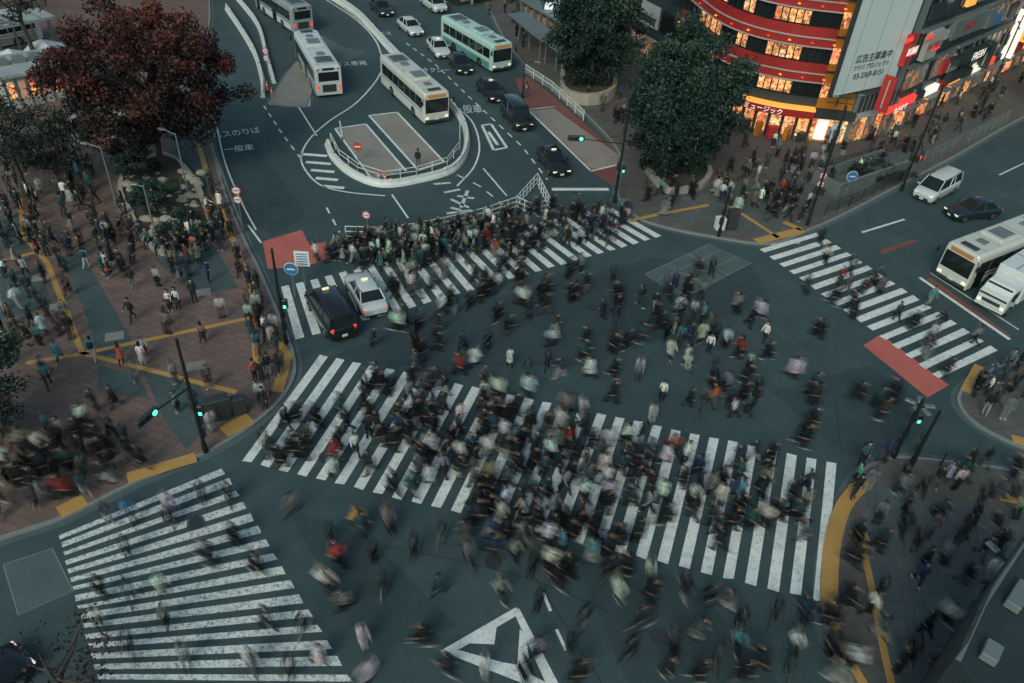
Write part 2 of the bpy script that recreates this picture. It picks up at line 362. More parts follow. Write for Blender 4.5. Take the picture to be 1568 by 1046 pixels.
# ---------------------------------------------------------------- vehicles
def car(color,kind='sedan',lit=False,taxi=False):
    b=B(); pm=mk('car_paint_%s'%color[0],color[1],.28,.1,var=.05,coat=.6)
    if kind=='sedan': st=[(2.25,.66,.32,.5,.58),(2.15,.8,.22,.6,.7),(1.75,.855,.2,.7,.82),(1.05,.865,.2,.75,.92),(.6,.865,.2,.78,.96),(-1.3,.865,.2,.78,.98),(-1.85,.85,.22,.76,.96),(-2.12,.81,.26,.72,.9),(-2.25,.7,.36,.6,.74)]; cb=(.95,-1.65,.95,.76);ct=(.25,-1.05,1.44,.6); ax=(1.4,-1.35);L=4.5
    else: st=[(2.4,.72,.34,.6,.75),(2.3,.86,.24,.75,.95),(1.9,.91,.22,.85,1.05),(1.3,.92,.2,.95,1.12),(-2.0,.92,.2,.95,1.14),(-2.3,.9,.25,.95,1.1),(-2.42,.82,.34,.9,1.0)]; cb=(1.7,-2.36,1.08,.84);ct=(.85,-2.2,1.84,.7); ax=(1.5,-1.45);L=4.8
    rings=[]
    for y,w,zb,zs,zt in st: rings.append([Vector(q) for q in ((-w*.88,y,zb),(-w,y,zb+.14),(-w*1.0,y,zs),(-w*.93,y,zt-.04),(-w*.8,y,zt),(w*.8,y,zt),(w*.93,y,zt-.04),(w*1.0,y,zs),(w,y,zb+.14),(w*.88,y,zb))])
    b.loft(rings,pm,True)
    y0,y1,z0,hw=cb; t0,t1,z1,tw=ct
    base=[(-hw,y0,z0),(-hw,y1,z0),(hw,y1,z0),(hw,y0,z0)]; top=[(-tw,t0,z1),(-tw,t1,z1),(tw,t1,z1),(tw,t0,z1)]
    b.loft([[Vector(q) for q in base],[Vector(q) for q in top]],M_glass)
    rr=[]
    for y,k,dz in ((t0+.08,.9,-.02),(t0-.1,1.,.03),((t0+t1)/2,1.02,.06),(t1+.1,1.,.03),(t1-.08,.9,-.02)):
        rr.append([Vector(q) for q in ((-tw*k-.03,y,z1-.03),(-tw*k*.8,y,z1+dz),(0,y,z1+dz+.02),(tw*k*.8,y,z1+dz),(tw*k+.03,y,z1-.03))])
    b.loft(rr,pm,True)
    for s in (-1,1):
        for q0,q1 in (((s*hw,y0,z0),(s*tw,t0,z1)),((s*hw,y1,z0),(s*tw,t1,z1)),((s*hw,(y0+y1)/2+.1,z0),(s*tw,(t0+t1)/2,z1))): b.cyl(q0,q1,.04,pm,n=6)
        if kind!='sedan': b.cyl((s*hw,y1*.45,z0),(s*tw,y1*.45,z1),.035,pm,n=6)
        for a in ax:
            b.cyl((s*.66,a,.32),(s*(st[3][1]+.012),a,.32),.325,M_tyre,n=14); b.cyl((s*.8,a,.32),(s*(st[3][1]+.022),a,.32),.2,M_chrome,n=10)
        b.box((s*(hw+.16),y0-.15,z0+.06),(.2,.1,.13),pm,ch=.03)
        f=st[1]; b.box((s*.6,f[0]+.03,f[3]-.0),(.34,.12,.13),M_head,ch=.03)
        r=st[-2]; b.box((s*.68,r[0]-.05,r[3]-.0),(.17,.14,.16 if kind=='sedan' else .32),M_tail if lit else M_tailoff,ch=.03)
        b.box((s*st[3][1],(y0+y1)/2+.35,.72),(.015,.16,.025),M_chrome); b.box((s*st[3][1],(y0+y1)/2-.6,.72),(.015,.16,.025),M_chrome)
    b.box((0,st[0][0]-.0,.42),(1.1,.05,.16),M_black); b.box((0,st[0][0]+.03,.4),(.33,.02,.16),M_white); b.box((0,st[-1][0]-.02,.55),(.33,.02,.16),M_white)
    b.box((0,st[-1][0]-.0,.34),(1.3,.06,.1),M_black)
    if taxi: b.box((0,t0-.25,z1+.13),(.42,.16,.13),mk('taxi_lamp',(.8,.75,.5),.4,em=(1,.85,.5),es=.5,var=0),ch=.03)
    return b,L
def bus(c1,c2,stripe):
    b=B(); body=mk('bus_%s'%c1[0],c1[1],.4,coat=.3,var=.1,scale=1.5); low=mk('bus_%s'%c2[0],c2[1],.4,coat=.3); L=10.6;w=1.24
    sec=lambda y,k,dz:[Vector((x*k,y,z-(dz if z>2 else 0))) for x,z in ((-w,.32),(-w,2.75),(-w+.06,2.93),(-w+.2,3.03),(w-.2,3.03),(w-.06,2.93),(w,2.75),(w,.32))]
    b.loft([sec(L/2,.94,.12),sec(L/2-.12,.99,.02),sec(L/2-.5,1,0),sec(-L/2+.4,1,0),sec(-L/2+.1,.99,.02),sec(-L/2,.95,.1)],body)
    rec=lambda s,y,z,dy,dz,m,t=.02:b.box((s*(w+t/2-.002),y,z),(t,dy,dz),m)
    for s in (-1,1):
        rec(s,0,.7,L-1.1,.62,low,.012); rec(s,0,1.2,L-1.,.1,mk('bus_%s'%stripe[0],stripe[1],.4),.018)
        for i in range(7):
            y=L/2-1.15-i*1.36; rec(s,y,1.92,1.26,.95,M_glass,.03)
        if s<0: rec(s,L/2-1.1,1.35,.95,2.0,M_glass,.04); rec(s,-.4,1.35,1.1,2.0,M_glass,.04)
        for y in (L/2-2.5,-L/2+2.9):
            b.cyl((s*.9,y,.47),(s*(w+.03),y,.47),.48,M_tyre,n=16); b.cyl((s*1.,y,.47),(s*(w+.045),y,.47),.27,M_chrome,n=10)
        b.cyl((s*(w-.1),L/2-.1,2.6),(s*(w+.28),L/2+.25,2.5),.025,M_black,n=5); b.box((s*(w+.28),L/2+.25,2.25),(.2,.08,.42),M_black,ch=.03)
        b.box((s*.95,L/2+.01,.72),(.34,.06,.2),M_head,ch=.02); b.box((s*1.02,-L/2-.01,1.0),(.2,.06,.4),M_tail,ch=.02)
        b.box((s*.95,-L/2-.01,2.72),(.2,.05,.1),M_tailoff)
    b.box((0,L/2+.0,1.8),(2.2,.05,1.25),M_glass,ch=.02); b.box((0,L/2+.01,2.68),(1.7,.05,.28),mk('led_board',(.02,.02,.02),.4,em=(1,.45,.1),es=.3,var=0))
    b.box((0,L/2+.015,.45),(2.3,.06,.2),M_dkgrey); b.box((0,L/2+.04,.62),(.42,.02,.2),M_white)
    b.box((0,-L/2+.0,2.05),(1.9,.05,.85),M_glass,ch=.02); b.box((0,-L/2,.95),(1.3,.05,.7),M_dkgrey); b.box((0,-L/2-.01,2.75),(1.1,.05,.2),M_black)
    b.box((0,L/2-.62,3.07),(1.2,.5,.1),M_dkgrey,ch=.03); b.box((0,1.2,3.13),(1.75,2.3,.22),body,ch=.06); b.box((0,1.2,3.25),(1.2,1.5,.03),M_grey)
    b.box((0,-2.0,3.1),(.75,.75,.12),M_grey,ch=.04); b.box((0,-3.6,3.08),(1.6,1.5,.1),M_grey,ch=.03); b.box((.0,3.3,3.08),(.7,.7,.08),M_grey,ch=.03)
    for k in range(5): b.box((0,-3.0-k*.3,3.14),(1.3,.08,.02),M_black)
    for y in (-4.7,-2.8,-.4,2.6,4.3): b.box((0,y,3.034),(2.0,.04,.012),M_grey)
    return b,L
def truck():
    b=B(); wm=mk('truck_white',(.66,.69,.68),.35,coat=.4,var=.05); L=6.2
    rings=[]
    for y,zb,zt,k in ((3.1,.45,1.2,.95),(3.05,.45,1.75,.97),(2.55,.45,2.2,.97),(1.5,.45,2.25,.97)):
        w=.98*k; rings.append([Vector(q) for q in ((-w,y,zb),(-w,y,zt-.25),(-w*.88,y,zt),(w*.88,y,zt),(w,y,zt-.25),(w,y,zb))])
    b.loft(rings,wm)
    b.loft([[Vector(q) for q in ((-.9,3.14,1.3),(.9,3.14,1.3),(.9,3.04,1.3),(-.9,3.04,1.3))],[Vector(q) for q in ((-.8,2.72,2.1),(.8,2.72,2.1),(.8,2.5,2.1),(-.8,2.5,2.1))]],M_glass)
    for s in (-1,1):
        b.box((s*.965,2.2,1.6),(.03,.85,.55),M_glass)
        for y in (2.2,-1.7): b.cyl((s*.7,y,.4),(s*1.0,y,.4),.4,M_tyre,n=14); b.cyl((s*.9,y,.4),(s*1.015,y,.4),.22,M_chrome,n=10)
        b.box((s*.78,3.13,.8),(.26,.06,.22),M_head,ch=.02); b.box((s*1.12,2.9,1.7),(.14,.08,.35),M_black,ch=.02); b.box((s*.9,-3.12,.7),(.25,.06,.2),M_tail)
    b.box((0,3.13,.95),(1.2,.04,.22),M_dkgrey); b.box((0,3.14,.55),(1.9,.08,.18),wm,ch=.03)
    b.box((0,-.85,1.75),(2.1,4.5,2.2),wm,ch=.05); b.box((0,-.4,.55),(1.0,5.2,.2),M_dkgrey)
    b.box((0,-.85,2.87),(1.9,.05,.03),M_grey); b.box((0,-.85,2.868),(.05,4.3,.028),M_grey)
    return b,L
VEH=[]
def place(name,bl,front,rear,zf=0,zr=0,anchor='front'):
    b,L=bl; f=G(*front,zf); r=G(*rear,zr); f.z=r.z=0; d=(f-r).normalized()
    c=f-d*L/2 if anchor=='front' else (r+d*L/2 if anchor=='rear' else (f+r)/2)
    o=b.obj(name,(c.x,c.y,0),math.atan2(-d.x,d.y)); VEH.append((o,L/2)); return o
K=('black',(.014,.016,.018)); Wt=('white',(.62,.65,.64)); Dk=('dark_blue',(.02,.03,.045)); Tl=('teal',(.1,.3,.3)); Cr=('cream',(.6,.6,.54)); Or=('orange',(.5,.15,.06)); Gy=('silver',(.3,.33,.34))
place('city_bus',bus(Cr,Wt,Tl),(669,191),(611,90),0,3.1)
place('city_bus',bus(Wt,Gy,Tl),(472,52),(506,150),3.1,0,'rear')
place('city_bus',bus(Gy,Wt,Tl),(430,-12),(466,52),3.1,0,'rear')
place('city_bus',bus(('mint',(.45,.62,.58)),Tl,Wt),(768,111),(704,28),0,3.1)
place('city_bus',bus(Cr,Wt,('brown',(.1,.06,.04))),(1450,437),(1568,345),0,3.1)
place('city_bus',bus(Wt,Gy,Or),(60,58),(15,18),0,3.0)
place('delivery_truck',truck(),(1508,480),(1600,418),0,0)
place('white_minivan',car(Wt,'van'),(1408,310),(1462,281))
place('dark_car',car(Dk,'sedan',True),(1440,336),(1530,326),anchor='mid')
place('black_taxi',car(K,'van',True,True),(490,462),(529,524),anchor='rear')
place('white_taxi',car(Wt,'sedan',True,True),(545,430),(577,489),anchor='rear')
place('white_car',car(Wt),(640,58),(610,34)); place('white_car',car(Wt,taxi=True),(680,92),(656,62))
place('dark_car',car(Dk),(594,28),(566,4)); place('black_car',car(K),(713,117),(692,88)); place('black_taxi',car(K,taxi=True),(763,160),(730,124))
place('black_minivan',car(K,'van'),(803,204),(770,160)); place('black_taxi',car(K,taxi=True),(860,274),(828,232)); place('black_car',car(K),(45,1010),(-20,1062))
place('white_van',car(Wt,'van'),(676,22),(650,4)); place('dark_car',car(Dk),(540,-8),(520,-26))
# ---------------------------------------------------------------- street furniture
def lamp(name,base,top,zb=KZ,arms=1,dirx=(1,0),mat=None,arm=1.2):
    h=hgt(base,top); p=G(*base,zb); b=B(); mat=mat or M_dkgrey
    b.cyl((0,0,0),(0,0,.5),.12,mat); b.cyl((0,0,.5),(0,0,h),.07,mat,.045)
    for k in range(arms):
        a=math.atan2(dirx[1],dirx[0])+2*math.pi*k/arms; e=Vector((math.cos(a)*arm,math.sin(a)*arm,h+.1))
        b.cyl((0,0,h-.1),e,.035,mat); b.M=Matrix.Translation(e); b.box((0,0,-.05),(.55,.28,.12),M_grey,a,ch=.03); b.M=Matrix.Identity(4)
    return b.obj(name,p)
def signal(name,base,top,armto=None,zb=KZ,lit='g',ped=True,armz=None):
    h=hgt(base,top); p=G(*base,zb); b=B()
    b.cyl((0,0,0),(0,0,.6),.14,M_black); b.cyl((0,0,.6),(0,0,h),.1,M_black,.07)
    for k in (1.2,2.0): b.box((.0,.16,k),(.3,.2,.55),M_dkgrey,ch=.03)
    if armto:
        z=armz or h*.62; e=G(*armto,z)-p; e.z=z; d=Vector((e.x,e.y,0)).normalized()
        b.cyl((0,0,z-.3),e,.05,M_black,.035); b.cyl((0,0,z+.4),e*.5+Vector((0,0,z*.5)),.02,M_black)
        rz=math.atan2(d.y,d.x); b.M=Matrix.Translation(e)@Matrix.Rotation(rz,4,'Z')
        b.box((.1,0,0),(1.25,.22,.42),M_dkgrey,ch=.05)
        for i,m in enumerate((M_green if lit=='g' else M_black,M_black,M_redsig if lit=='r' else M_black)):
            for s in (-1,1): b.cyl((-.28+i*.38,s*.1,0),(-.28+i*.38,s*.13,0),.14,m,n=12)
        b.M=Matrix.Identity(4)
    if ped:
        for a in (0,1.9): 
            b.M=Matrix.Rotation(a,4,'Z'); b.box((.28,0,2.9),(.3,.24,.62),M_dkgrey,ch=.04); b.box((.28,-.13,3.02),(.22,.02,.24),M_black); b.box((.28,-.13,2.76),(.16,.02,.18),M_green if lit=='g' else M_black)
        b.M=Matrix.Identity(4)
    return b.obj(name,p)
def sign(name,base,top,kind='no_entry',zb=0.):
    h=hgt(base,top); p=G(*base,zb); b=B(); b.cyl((0,0,0),(0,0,h),.035,M_grey)
    def disc(z,m,r=.32,y=-.05): b.cyl((0,y,z),(0,y-.025,z),r,m,n=20,smooth=False)
    if kind=='no_entry':
        for z in (h-.35,h-1.05)[:2 if h>2.2 else 1]: disc(z,M_signred); disc(z,M_white,.24,-.073); b.box((0,-.1,z),(.4,.012,.07),M_signblue)
    elif kind=='stop': disc(h-.35,M_signred,.36); b.box((0,-.085,h-.35),(.5,.02,.12),M_white)
    elif kind=='blue': disc(h-.4,M_white,.45); disc(h-.4,M_signblue,.41,-.08); b.box((0,-.115,h-.4),(.5,.012,.1),M_white)
    elif kind=='board':
        b.box((0,-.06,h-.55),(.95,.05,1.1),M_white,ch=.01)
        for i in range(5): b.box((0,-.095,h-.2-i*.18),(.7,.012,.06),M_signblue)
    return b.obj(name,p,random.uniform(-.15,.15))
signal('traffic_signal',(315,692),(270,520),(228,640),armz=4.6)
signal('traffic_signal',(438,526),(418,382),None)
signal('traffic_signal',(941,310),(962,150),(884,214),armz=5.2)
signal('traffic_signal',(1100,362),(1108,285),None,lit='r')
signal('traffic_signal',(1236,345),(1322,165),None,lit='r')
signal('traffic_signal',(1380,292),(1440,130),(1412,240),lit='r',armz=4.8)
signal('traffic_signal',(1368,700),(1400,610),None,lit='g')
signal('traffic_signal',(1395,712),(1448,630),None,lit='r',ped=False)
lamp('street_lamp',(955,205),(985,90)); lamp('street_lamp',(1262,260),(1320,150),arms=2,dirx=(1,.3))
lamp('street_lamp',(1410,215),(1480,80),arms=2,dirx=(.5,1)); lamp('street_lamp',(180,318),(155,225),dirx=(-1,.2),mat=M_grey); lamp('street_lamp',(290,305),(272,205),dirx=(-1,.4),mat=M_grey)
lamp('street_lamp',(243,378),(228,285),mat=M_grey,dirx=(-1,0),arm=.6); lamp('street_lamp',(1480,1010),(1440,880),arms=4,dirx=(1,.5),mat=M_black,arm=1.6)
lamp('street_lamp',(1385,668),(1402,622),arms=5,mat=M_black,arm=.5); lamp('street_lamp',(800,150),(808,95),mat=M_black); lamp('street_lamp',(1500,175),(1560,40),arms=2,dirx=(.5,1),mat=M_black)
sign('traffic_sign',(563,356),(563,322)); sign('traffic_sign',(372,350),(362,284),'no_entry'); sign('traffic_sign',(412,118),(406,72)); sign('traffic_sign',(549,248),(549,218),'stop')
sign('traffic_sign',(1240,330),(1258,262),'no_entry',KZ); sign('traffic_sign',(452,455),(436,402),'blue',KZ); sign('information_sign',(468,440),(458,384),'board',KZ); sign('traffic_sign',(1290,310),(1300,262),'blue',KZ)
b=B(); p=G(335,640,KZ); b.box((0,0,.7),(1.3,.6,1.4),M_dkgrey,ch=.04); b.box((0,-.31,.7),(.02,.02,1.2),M_black); b.box((1.1,0,.55),(.7,.5,1.1),M_dkgrey,ch=.04); b.obj('utility_cabinet',p,.5)
b=B(); p=G(1118,350,KZ); b.box((0,0,.8),(.8,.6,1.6),M_dkgrey,ch=.04); b.box((-.9,0,.5),(.7,.6,1.),M_white,ch=.04); b.obj('utility_cabinet',p,.2)
def bicycle(x,y,rz):
    b=B()
    for yy in (-.52,.52):
        pts=[Vector((0,yy+.33*math.cos(i*math.pi/8),.33+.33*math.sin(i*math.pi/8))) for i in range(17)]
        for i in range(16): b.cyl(pts[i],pts[i+1],.02,M_tyre,n=4)
        for i in range(0,16,4): b.cyl((0,yy,.33),pts[i],.005,M_grey,n=3)
    for a,c in (((0,-.52,.33),(0,-.08,.32)),((0,-.08,.32),(0,-.2,.85)),((0,-.52,.33),(0,-.18,.78)),((0,-.08,.32),(0,.38,.72)),((0,-.18,.74),(0,.36,.8)),((0,.52,.33),(0,.34,.95)),((-.25,.3,.98),(.25,.3,.98))): b.cyl(a,c,.02,M_grey,n=5)
    b.box((0,-.22,.9),(.14,.26,.06),M_black,ch=.02); b.box((0,.6,.75),(.3,.25,.22),M_dkgrey)
    b.obj('bicycle',G(x,y,KZ),rz)
for i in range(6): bicycle(1300+i*9,262-i*3,1.2+random.uniform(-.1,.1))
# ---------------------------------------------------------------- trees
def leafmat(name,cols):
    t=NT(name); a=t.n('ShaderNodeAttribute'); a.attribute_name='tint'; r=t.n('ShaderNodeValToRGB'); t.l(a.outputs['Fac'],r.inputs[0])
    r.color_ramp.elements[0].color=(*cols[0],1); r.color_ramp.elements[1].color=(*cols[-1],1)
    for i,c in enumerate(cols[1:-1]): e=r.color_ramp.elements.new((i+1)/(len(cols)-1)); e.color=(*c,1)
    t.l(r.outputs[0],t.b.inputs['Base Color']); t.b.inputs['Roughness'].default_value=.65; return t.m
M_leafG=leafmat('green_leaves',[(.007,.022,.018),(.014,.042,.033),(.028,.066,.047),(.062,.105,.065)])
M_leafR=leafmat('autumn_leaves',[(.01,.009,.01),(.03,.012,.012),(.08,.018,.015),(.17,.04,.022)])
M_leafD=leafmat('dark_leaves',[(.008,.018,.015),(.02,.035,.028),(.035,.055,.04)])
M_bark=mk('bark',(.07,.055,.045),.9,scale=8,var=.4)
def tree(name,base,z,cz,rad,lm,clumps=90,leaves=260,size=.24,cr=1.0,seed=0,zb=KZ,off=(0,0),trunk=.28,inner=.45):
    rs=np.random.RandomState(seed); p=G(*base,zb); b=B(); rx,ry,rz=rad
    pts=[Vector((0,0,0)),Vector((.15,.1,cz*.35)),Vector((off[0]*.5,off[1]*.5,cz*.7)),Vector((off[0],off[1],cz+rz*.4))]
    rr=[trunk,trunk*.75,trunk*.5,trunk*.15]
    for i in range(3): b.cyl(pts[i],pts[i+1],rr[i],M_bark,rr[i+1],n=8)
    b.cyl((0,0,-.1),(0,0,.3),trunk*1.5,M_bark,trunk)
    cs=[]
    for k in range(clumps):
        while True:
            q=rs.uniform(-1,1,3); r=np.linalg.norm(q)
            if .35<r<1: break
        q=q/r*(r**inner); q*= (1+.16*np.sin(3*math.atan2(q[1],q[0])+seed)+.12*rs.randn())
        c=np.array([off[0]+q[0]*rx,off[1]+q[1]*ry,cz+q[2]*rz]); cs.append((c,q))
        if k%5==0:
            s=pts[1].lerp(pts[3],rs.uniform(.2,.9)); m=s.lerp(Vector(c),.5)+Vector((0,0,-.2)); b.cyl(s,m,.09,M_bark,.05,n=5); b.cyl(m,Vector(c),.05,M_bark,.02,n=5)
    nb=len(b.f); allq=[];tint=[]
    for c,q in cs:
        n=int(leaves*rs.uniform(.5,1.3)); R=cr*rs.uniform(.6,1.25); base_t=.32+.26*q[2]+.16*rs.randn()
        d=rs.randn(n,3); d/=np.linalg.norm(d,axis=1)[:,None]; d*=R*(rs.rand(n,1)**.4); d[:,2]*=.7
        P=c+d; a=rs.randn(n,3); a/=np.linalg.norm(a,axis=1)[:,None]; w=np.cross(a,rs.randn(n,3)); w/=np.linalg.norm(w,axis=1)[:,None]
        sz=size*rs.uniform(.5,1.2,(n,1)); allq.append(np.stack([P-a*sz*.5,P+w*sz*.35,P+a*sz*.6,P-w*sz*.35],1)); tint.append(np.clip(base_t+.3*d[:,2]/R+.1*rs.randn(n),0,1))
    Q=np.concatenate(allq).reshape(-1,3); tint=np.concatenate(tint); n=len(tint)
    me=bpy.data.meshes.new(name); nv=len(b.v)
    me.from_pydata(b.v+[tuple(x) for x in Q.tolist()],[],b.f+[[nv+4*i,nv+4*i+1,nv+4*i+2,nv+4*i+3] for i in range(n)])
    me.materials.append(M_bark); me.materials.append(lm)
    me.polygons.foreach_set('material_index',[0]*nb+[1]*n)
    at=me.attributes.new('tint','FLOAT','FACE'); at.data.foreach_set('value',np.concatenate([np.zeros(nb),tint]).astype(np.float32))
    me.update(); o=bpy.data.objects.new(name,me); o.location=p; scene.collection.objects.link(o); return o
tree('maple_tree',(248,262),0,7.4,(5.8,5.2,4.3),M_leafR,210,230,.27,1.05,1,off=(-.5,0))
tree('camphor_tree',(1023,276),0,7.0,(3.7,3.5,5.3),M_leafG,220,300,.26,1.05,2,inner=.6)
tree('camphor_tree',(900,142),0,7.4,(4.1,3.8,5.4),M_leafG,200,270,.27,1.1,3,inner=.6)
tree('plaza_tree',(38,300),0,5.2,(3.4,3,2.6),M_leafD,60,130,.18,.9,4)
tree('plaza_tree',(105,290),0,3.6,(2.6,2.2,1.8),M_leafD,44,140,.18,.8,5,trunk=.15)
tree('plaza_tree',(-5,670),0,3.6,(2.2,2,2.3),M_leafG,50,220,.18,.7,6)
tree('roadside_tree',(1590,170),0,7.,(3,3,3.),M_leafD,60,220,.22,.9,7)
tree('plaza_tree',(60,120),0,8.,(3.4,3,2.5),M_leafD,50,120,.2,.9,14)
tree('low_tree',(240,335),0,1.9,(1.3,1.2,1.1),M_leafG,30,220,.15,.45,8,trunk=.1)
tree('low_tree',(212,285),0,2.2,(1.4,1.3,1.1),M_leafG,30,200,.15,.5,9,trunk=.1)
tree('bare_tree',(105,1080),0,3.,(2.5,2.,1.5),M_leafR,20,40,.16,.7,10,zb=0,trunk=.12)
def planter(name,px,h=.45,fill=None,sm=True):
    p=[G(x,y,KZ) for x,y in px]; p=catmull(p+[p[0]],3)[:-1] if sm else p; c=sum(p,Vector())/len(p); b=B()
    st=mk('planter_stone',(.36,.33,.28),.8,scale=2)
    i=[c+(q-c)*(1-.45/max(1,(q-c).length)) for q in p]; n=len(p); Z=Vector((0,0,1))
    b.loft([p,[q+Z*h for q in p],[q+Z*h for q in i],[q+Z*(h-.12) for q in i]],st,caps=False)
    b.add([q+Z*(h-.12) for q in i],[tuple(range(n))],fill or mk('soil',(.07,.055,.04),.95)); b.obj(name); return c
planter('stone_planter',[(190,262),(255,240),(298,275),(322,330),(318,380),(245,392),(205,348),(182,300)])
b=B(); rk=mk('rock',(.36,.32,.26),.9,scale=5,var=.35)
for i in range(60):
    x=random.uniform(195,310); y=random.uniform(258,380)
    if (x-195)<(y-330)*1.2 : continue
    q=G(x,y,KZ+.3); s=random.uniform(.15,.6); b.ball(q,(s,s*random.uniform(.6,1),s*.6),rk,7,5,.14)
b.obj('rocks')
for i,(x,y) in enumerate(((270,300),(290,340),(262,365),(232,262),(300,372))): tree('shrub',(x,y),0,.7,(.9,.8,.45),M_leafG,14,110,.13,.35,30+i,trunk=.05)
planter('tree_planter',[(858,112),(895,100),(938,118),(940,150),(900,162),(860,150)],1.1)
planter('ring_bench',[(105,190),(150,170),(198,185),(200,210),(150,225),(108,212)],.5)
planter('hedge_bed',[(985,262),(1040,240),(1088,262),(1075,290),(1020,296)],.5)
tree('shrub',(90,262),0,.9,(1.6,1.3,.6),M_leafD,20,180,.12,.4,12,trunk=.06)
tree('shrub',(1350,275),0,.8,(2.6,1.,.6),M_leafD,26,180,.12,.4,13,trunk=.06)
tree('shrub',(1035,268),0,.9,(2.4,1.,.6),M_leafG,26,180,.14,.5,15,trunk=.06)
# ---------------------------------------------------------------- buildings
class Wall:
    def __init__(s,a,c,zb=KZ):
        s.a=G(*a,zb); s.c=G(*c,zb); s.a.z=s.c.z=0
        s.d=(s.c-s.a).normalized(); s.n=Vector((s.d.y,-s.d.x,0)); s.L=(s.c-s.a).length
        if s.n.dot(-s.a)<0: s.n=-s.n
    def hit(s,x,y):
        r=G(x,y,0)-Vector((0,0,H)); o=Vector((0,0,H)); t=(s.a-o).dot(s.n)/r.dot(s.n); q=o+r*t; return (q-s.a).dot(s.d),q.z
    def box(s,b,s0,s1,z0,z1,t,mat,o=0.):
        p=s.a+s.d*((s0+s1)/2)+s.n*(o+t/2); b.box((p.x,p.y,(z0+z1)/2),(abs(s1-s0),t,abs(z1-z0)),mat,math.atan2(s.d.y,s.d.x))
    def pb(s,b,px0,px1,t,mat,o=0.):
        a=s.hit(*px0); c=s.hit(*px1); s.box(b,min(a[0],c[0]),max(a[0],c[0]),min(a[1],c[1]),max(a[1],c[1]),t,mat,o)
M_bred=mk('facade_red',(.36,.022,.02),.5,scale=.6,var=.35); M_bor=mk('facade_orange',(.52,.18,.02),.5,scale=.6,var=.3); M_bdk=mk('facade_dark',(.03,.042,.046),.5,scale=.6,var=.35); M_bgr=mk('facade_grey',(.14,.17,.172),.6,scale=.5,var=.3); M_roof=mk('roof_pale',(.34,.37,.37),.8,scale=.7,var=.3)
M_bwh=mk('facade_white',(.42,.42,.4),.5,scale=.6); M_blit=mk('billboard_white',(.58,.64,.64),.5,var=.05,scale=.4)
M_redlit=mk('red_sign_lit',(.5,.04,.035),.4,em=(1,.07,.045),es=.75,var=.1); M_whlit=mk('white_sign_lit',(.7,.7,.7),.4,em=(1,.93,.8),es=.75,var=.1); M_bluelit=mk('screen_lit',(.6,.7,.8),.3,em=(.75,.9,1),es=.9,var=.2); M_orlit=mk('orange_sign_lit',(.7,.3,.07),.4,em=(1,.4,.06),es=.9,var=.2)
M_tx=mk('letter_dark',(.03,.05,.06),.5,var=0)
def wtext(w,name,body,s,z,size,mat,o,parent=None): 
    p=w.a+w.d*s+w.n*o; return text(name,body,(p.x,p.y,z),size,math.atan2(w.d.y,w.d.x),mat,parent)
def curvedband(b,P,N,z0,z1,o0,o1,mat):
    b.loft([[p+n*o0+Vector((0,0,z0)),p+n*o1+Vector((0,0,z0)),p+n*o1+Vector((0,0,z1)),p+n*o0+Vector((0,0,z1))] for p,n in zip(P,N)],mat)
P=catmull([G(x,y,KZ)*1.0 for x,y in ((1030,120),(1072,165),(1115,190),(1170,206),(1232,215))],6)
for q in P: q.z=0
N=normals2(P); N=[n if n.dot(-p)>0 else -n for n,p in zip(N,P)]
b=B()
b.loft([[Vector((q.x,q.y,z)) for q in (P+[P[-1]+Vector((1,14,0)),P[0]+Vector((1,14,0))])] for z in (0,24)],M_bdk)
curvedband(b,P,N,0,.5,0,.12,M_bgr); curvedband(b,P,N,.5,2.5,0,.06,M_shop); curvedband(b,P,N,2.5,3.2,0,.9,M_bred); curvedband(b,P,N,3.2,3.4,0,1.0,M_orlit); curvedband(b,P,N,3.4,4.2,0,.2,M_bdk)
for f in range(6):
    z=4.2+f*3.0
    curvedband(b,P,N,z,z+1.35,0,.05,M_glass); curvedband(b,P,N,z+1.35,z+1.44,0,.4,M_bwh); curvedband(b,P,N,z+1.44,z+2.1,0,.28,M_bred); curvedband(b,P,N,z+2.1,z+2.2,0,.36,M_bwh); curvedband(b,P,N,z+2.2,z+3.0,0,.25,M_bred)
    for i,l in ((3,5),(10,3),(15,6)):
        curvedband(b,P[i:i+l],N[i:i+l],z+.15,z+1.2,.05,.09,M_shop)
    for i in range(0,len(P),1):
        q=P[i]+N[i]*.12; b.box((q.x,q.y,z+.67),(.09,.09,1.34),M_black)
    for i in range(0,len(P),3): q=P[i]+N[i]*.42; b.box((q.x,q.y,z+1.75),(.16,.2,.1),M_redlit if i%2 else M_orlit,.3)
for i in range(0,len(P),2):
    q=P[i]+N[i]*.1; b.box((q.x,q.y,1.3),(.26,.22,2.5),M_dkgrey)
for i in range(1,len(P)-1,2):
    q=P[i]+N[i]*random.uniform(.4,.8); b.box((q.x,q.y,.8),(random.uniform(.5,1.),.4,random.uniform(.6,1.3)),random.choice([M_signred,M_whlit,M_dkgrey,M_bor,M_bdk]),random.random())
ds=b.obj('red_department_store')
for i,bd,z,m in ((8,'SALE',2.85,M_whlit),(17,'ミュージック',2.85,M_whlit),(20,'Casino',13.2,M_whlit)):
    q=P[i]+N[i]*1.03; text('lettering',bd,(q.x,q.y,z),.6 if z<5 else 1.3,math.atan2(P[i+1].y-P[i-1].y,P[i+1].x-P[i-1].x),m,ds)
wA=Wall((1232,215),(1292,221)); b=B(); o=wA
o.box(b,0,o.L,0,24,.0+10,M_bor,-10); o.box(b,.2,o.L-.2,.3,2.6,.06,M_shop); o.box(b,0,o.L,2.6,3.3,.8,M_bdk)
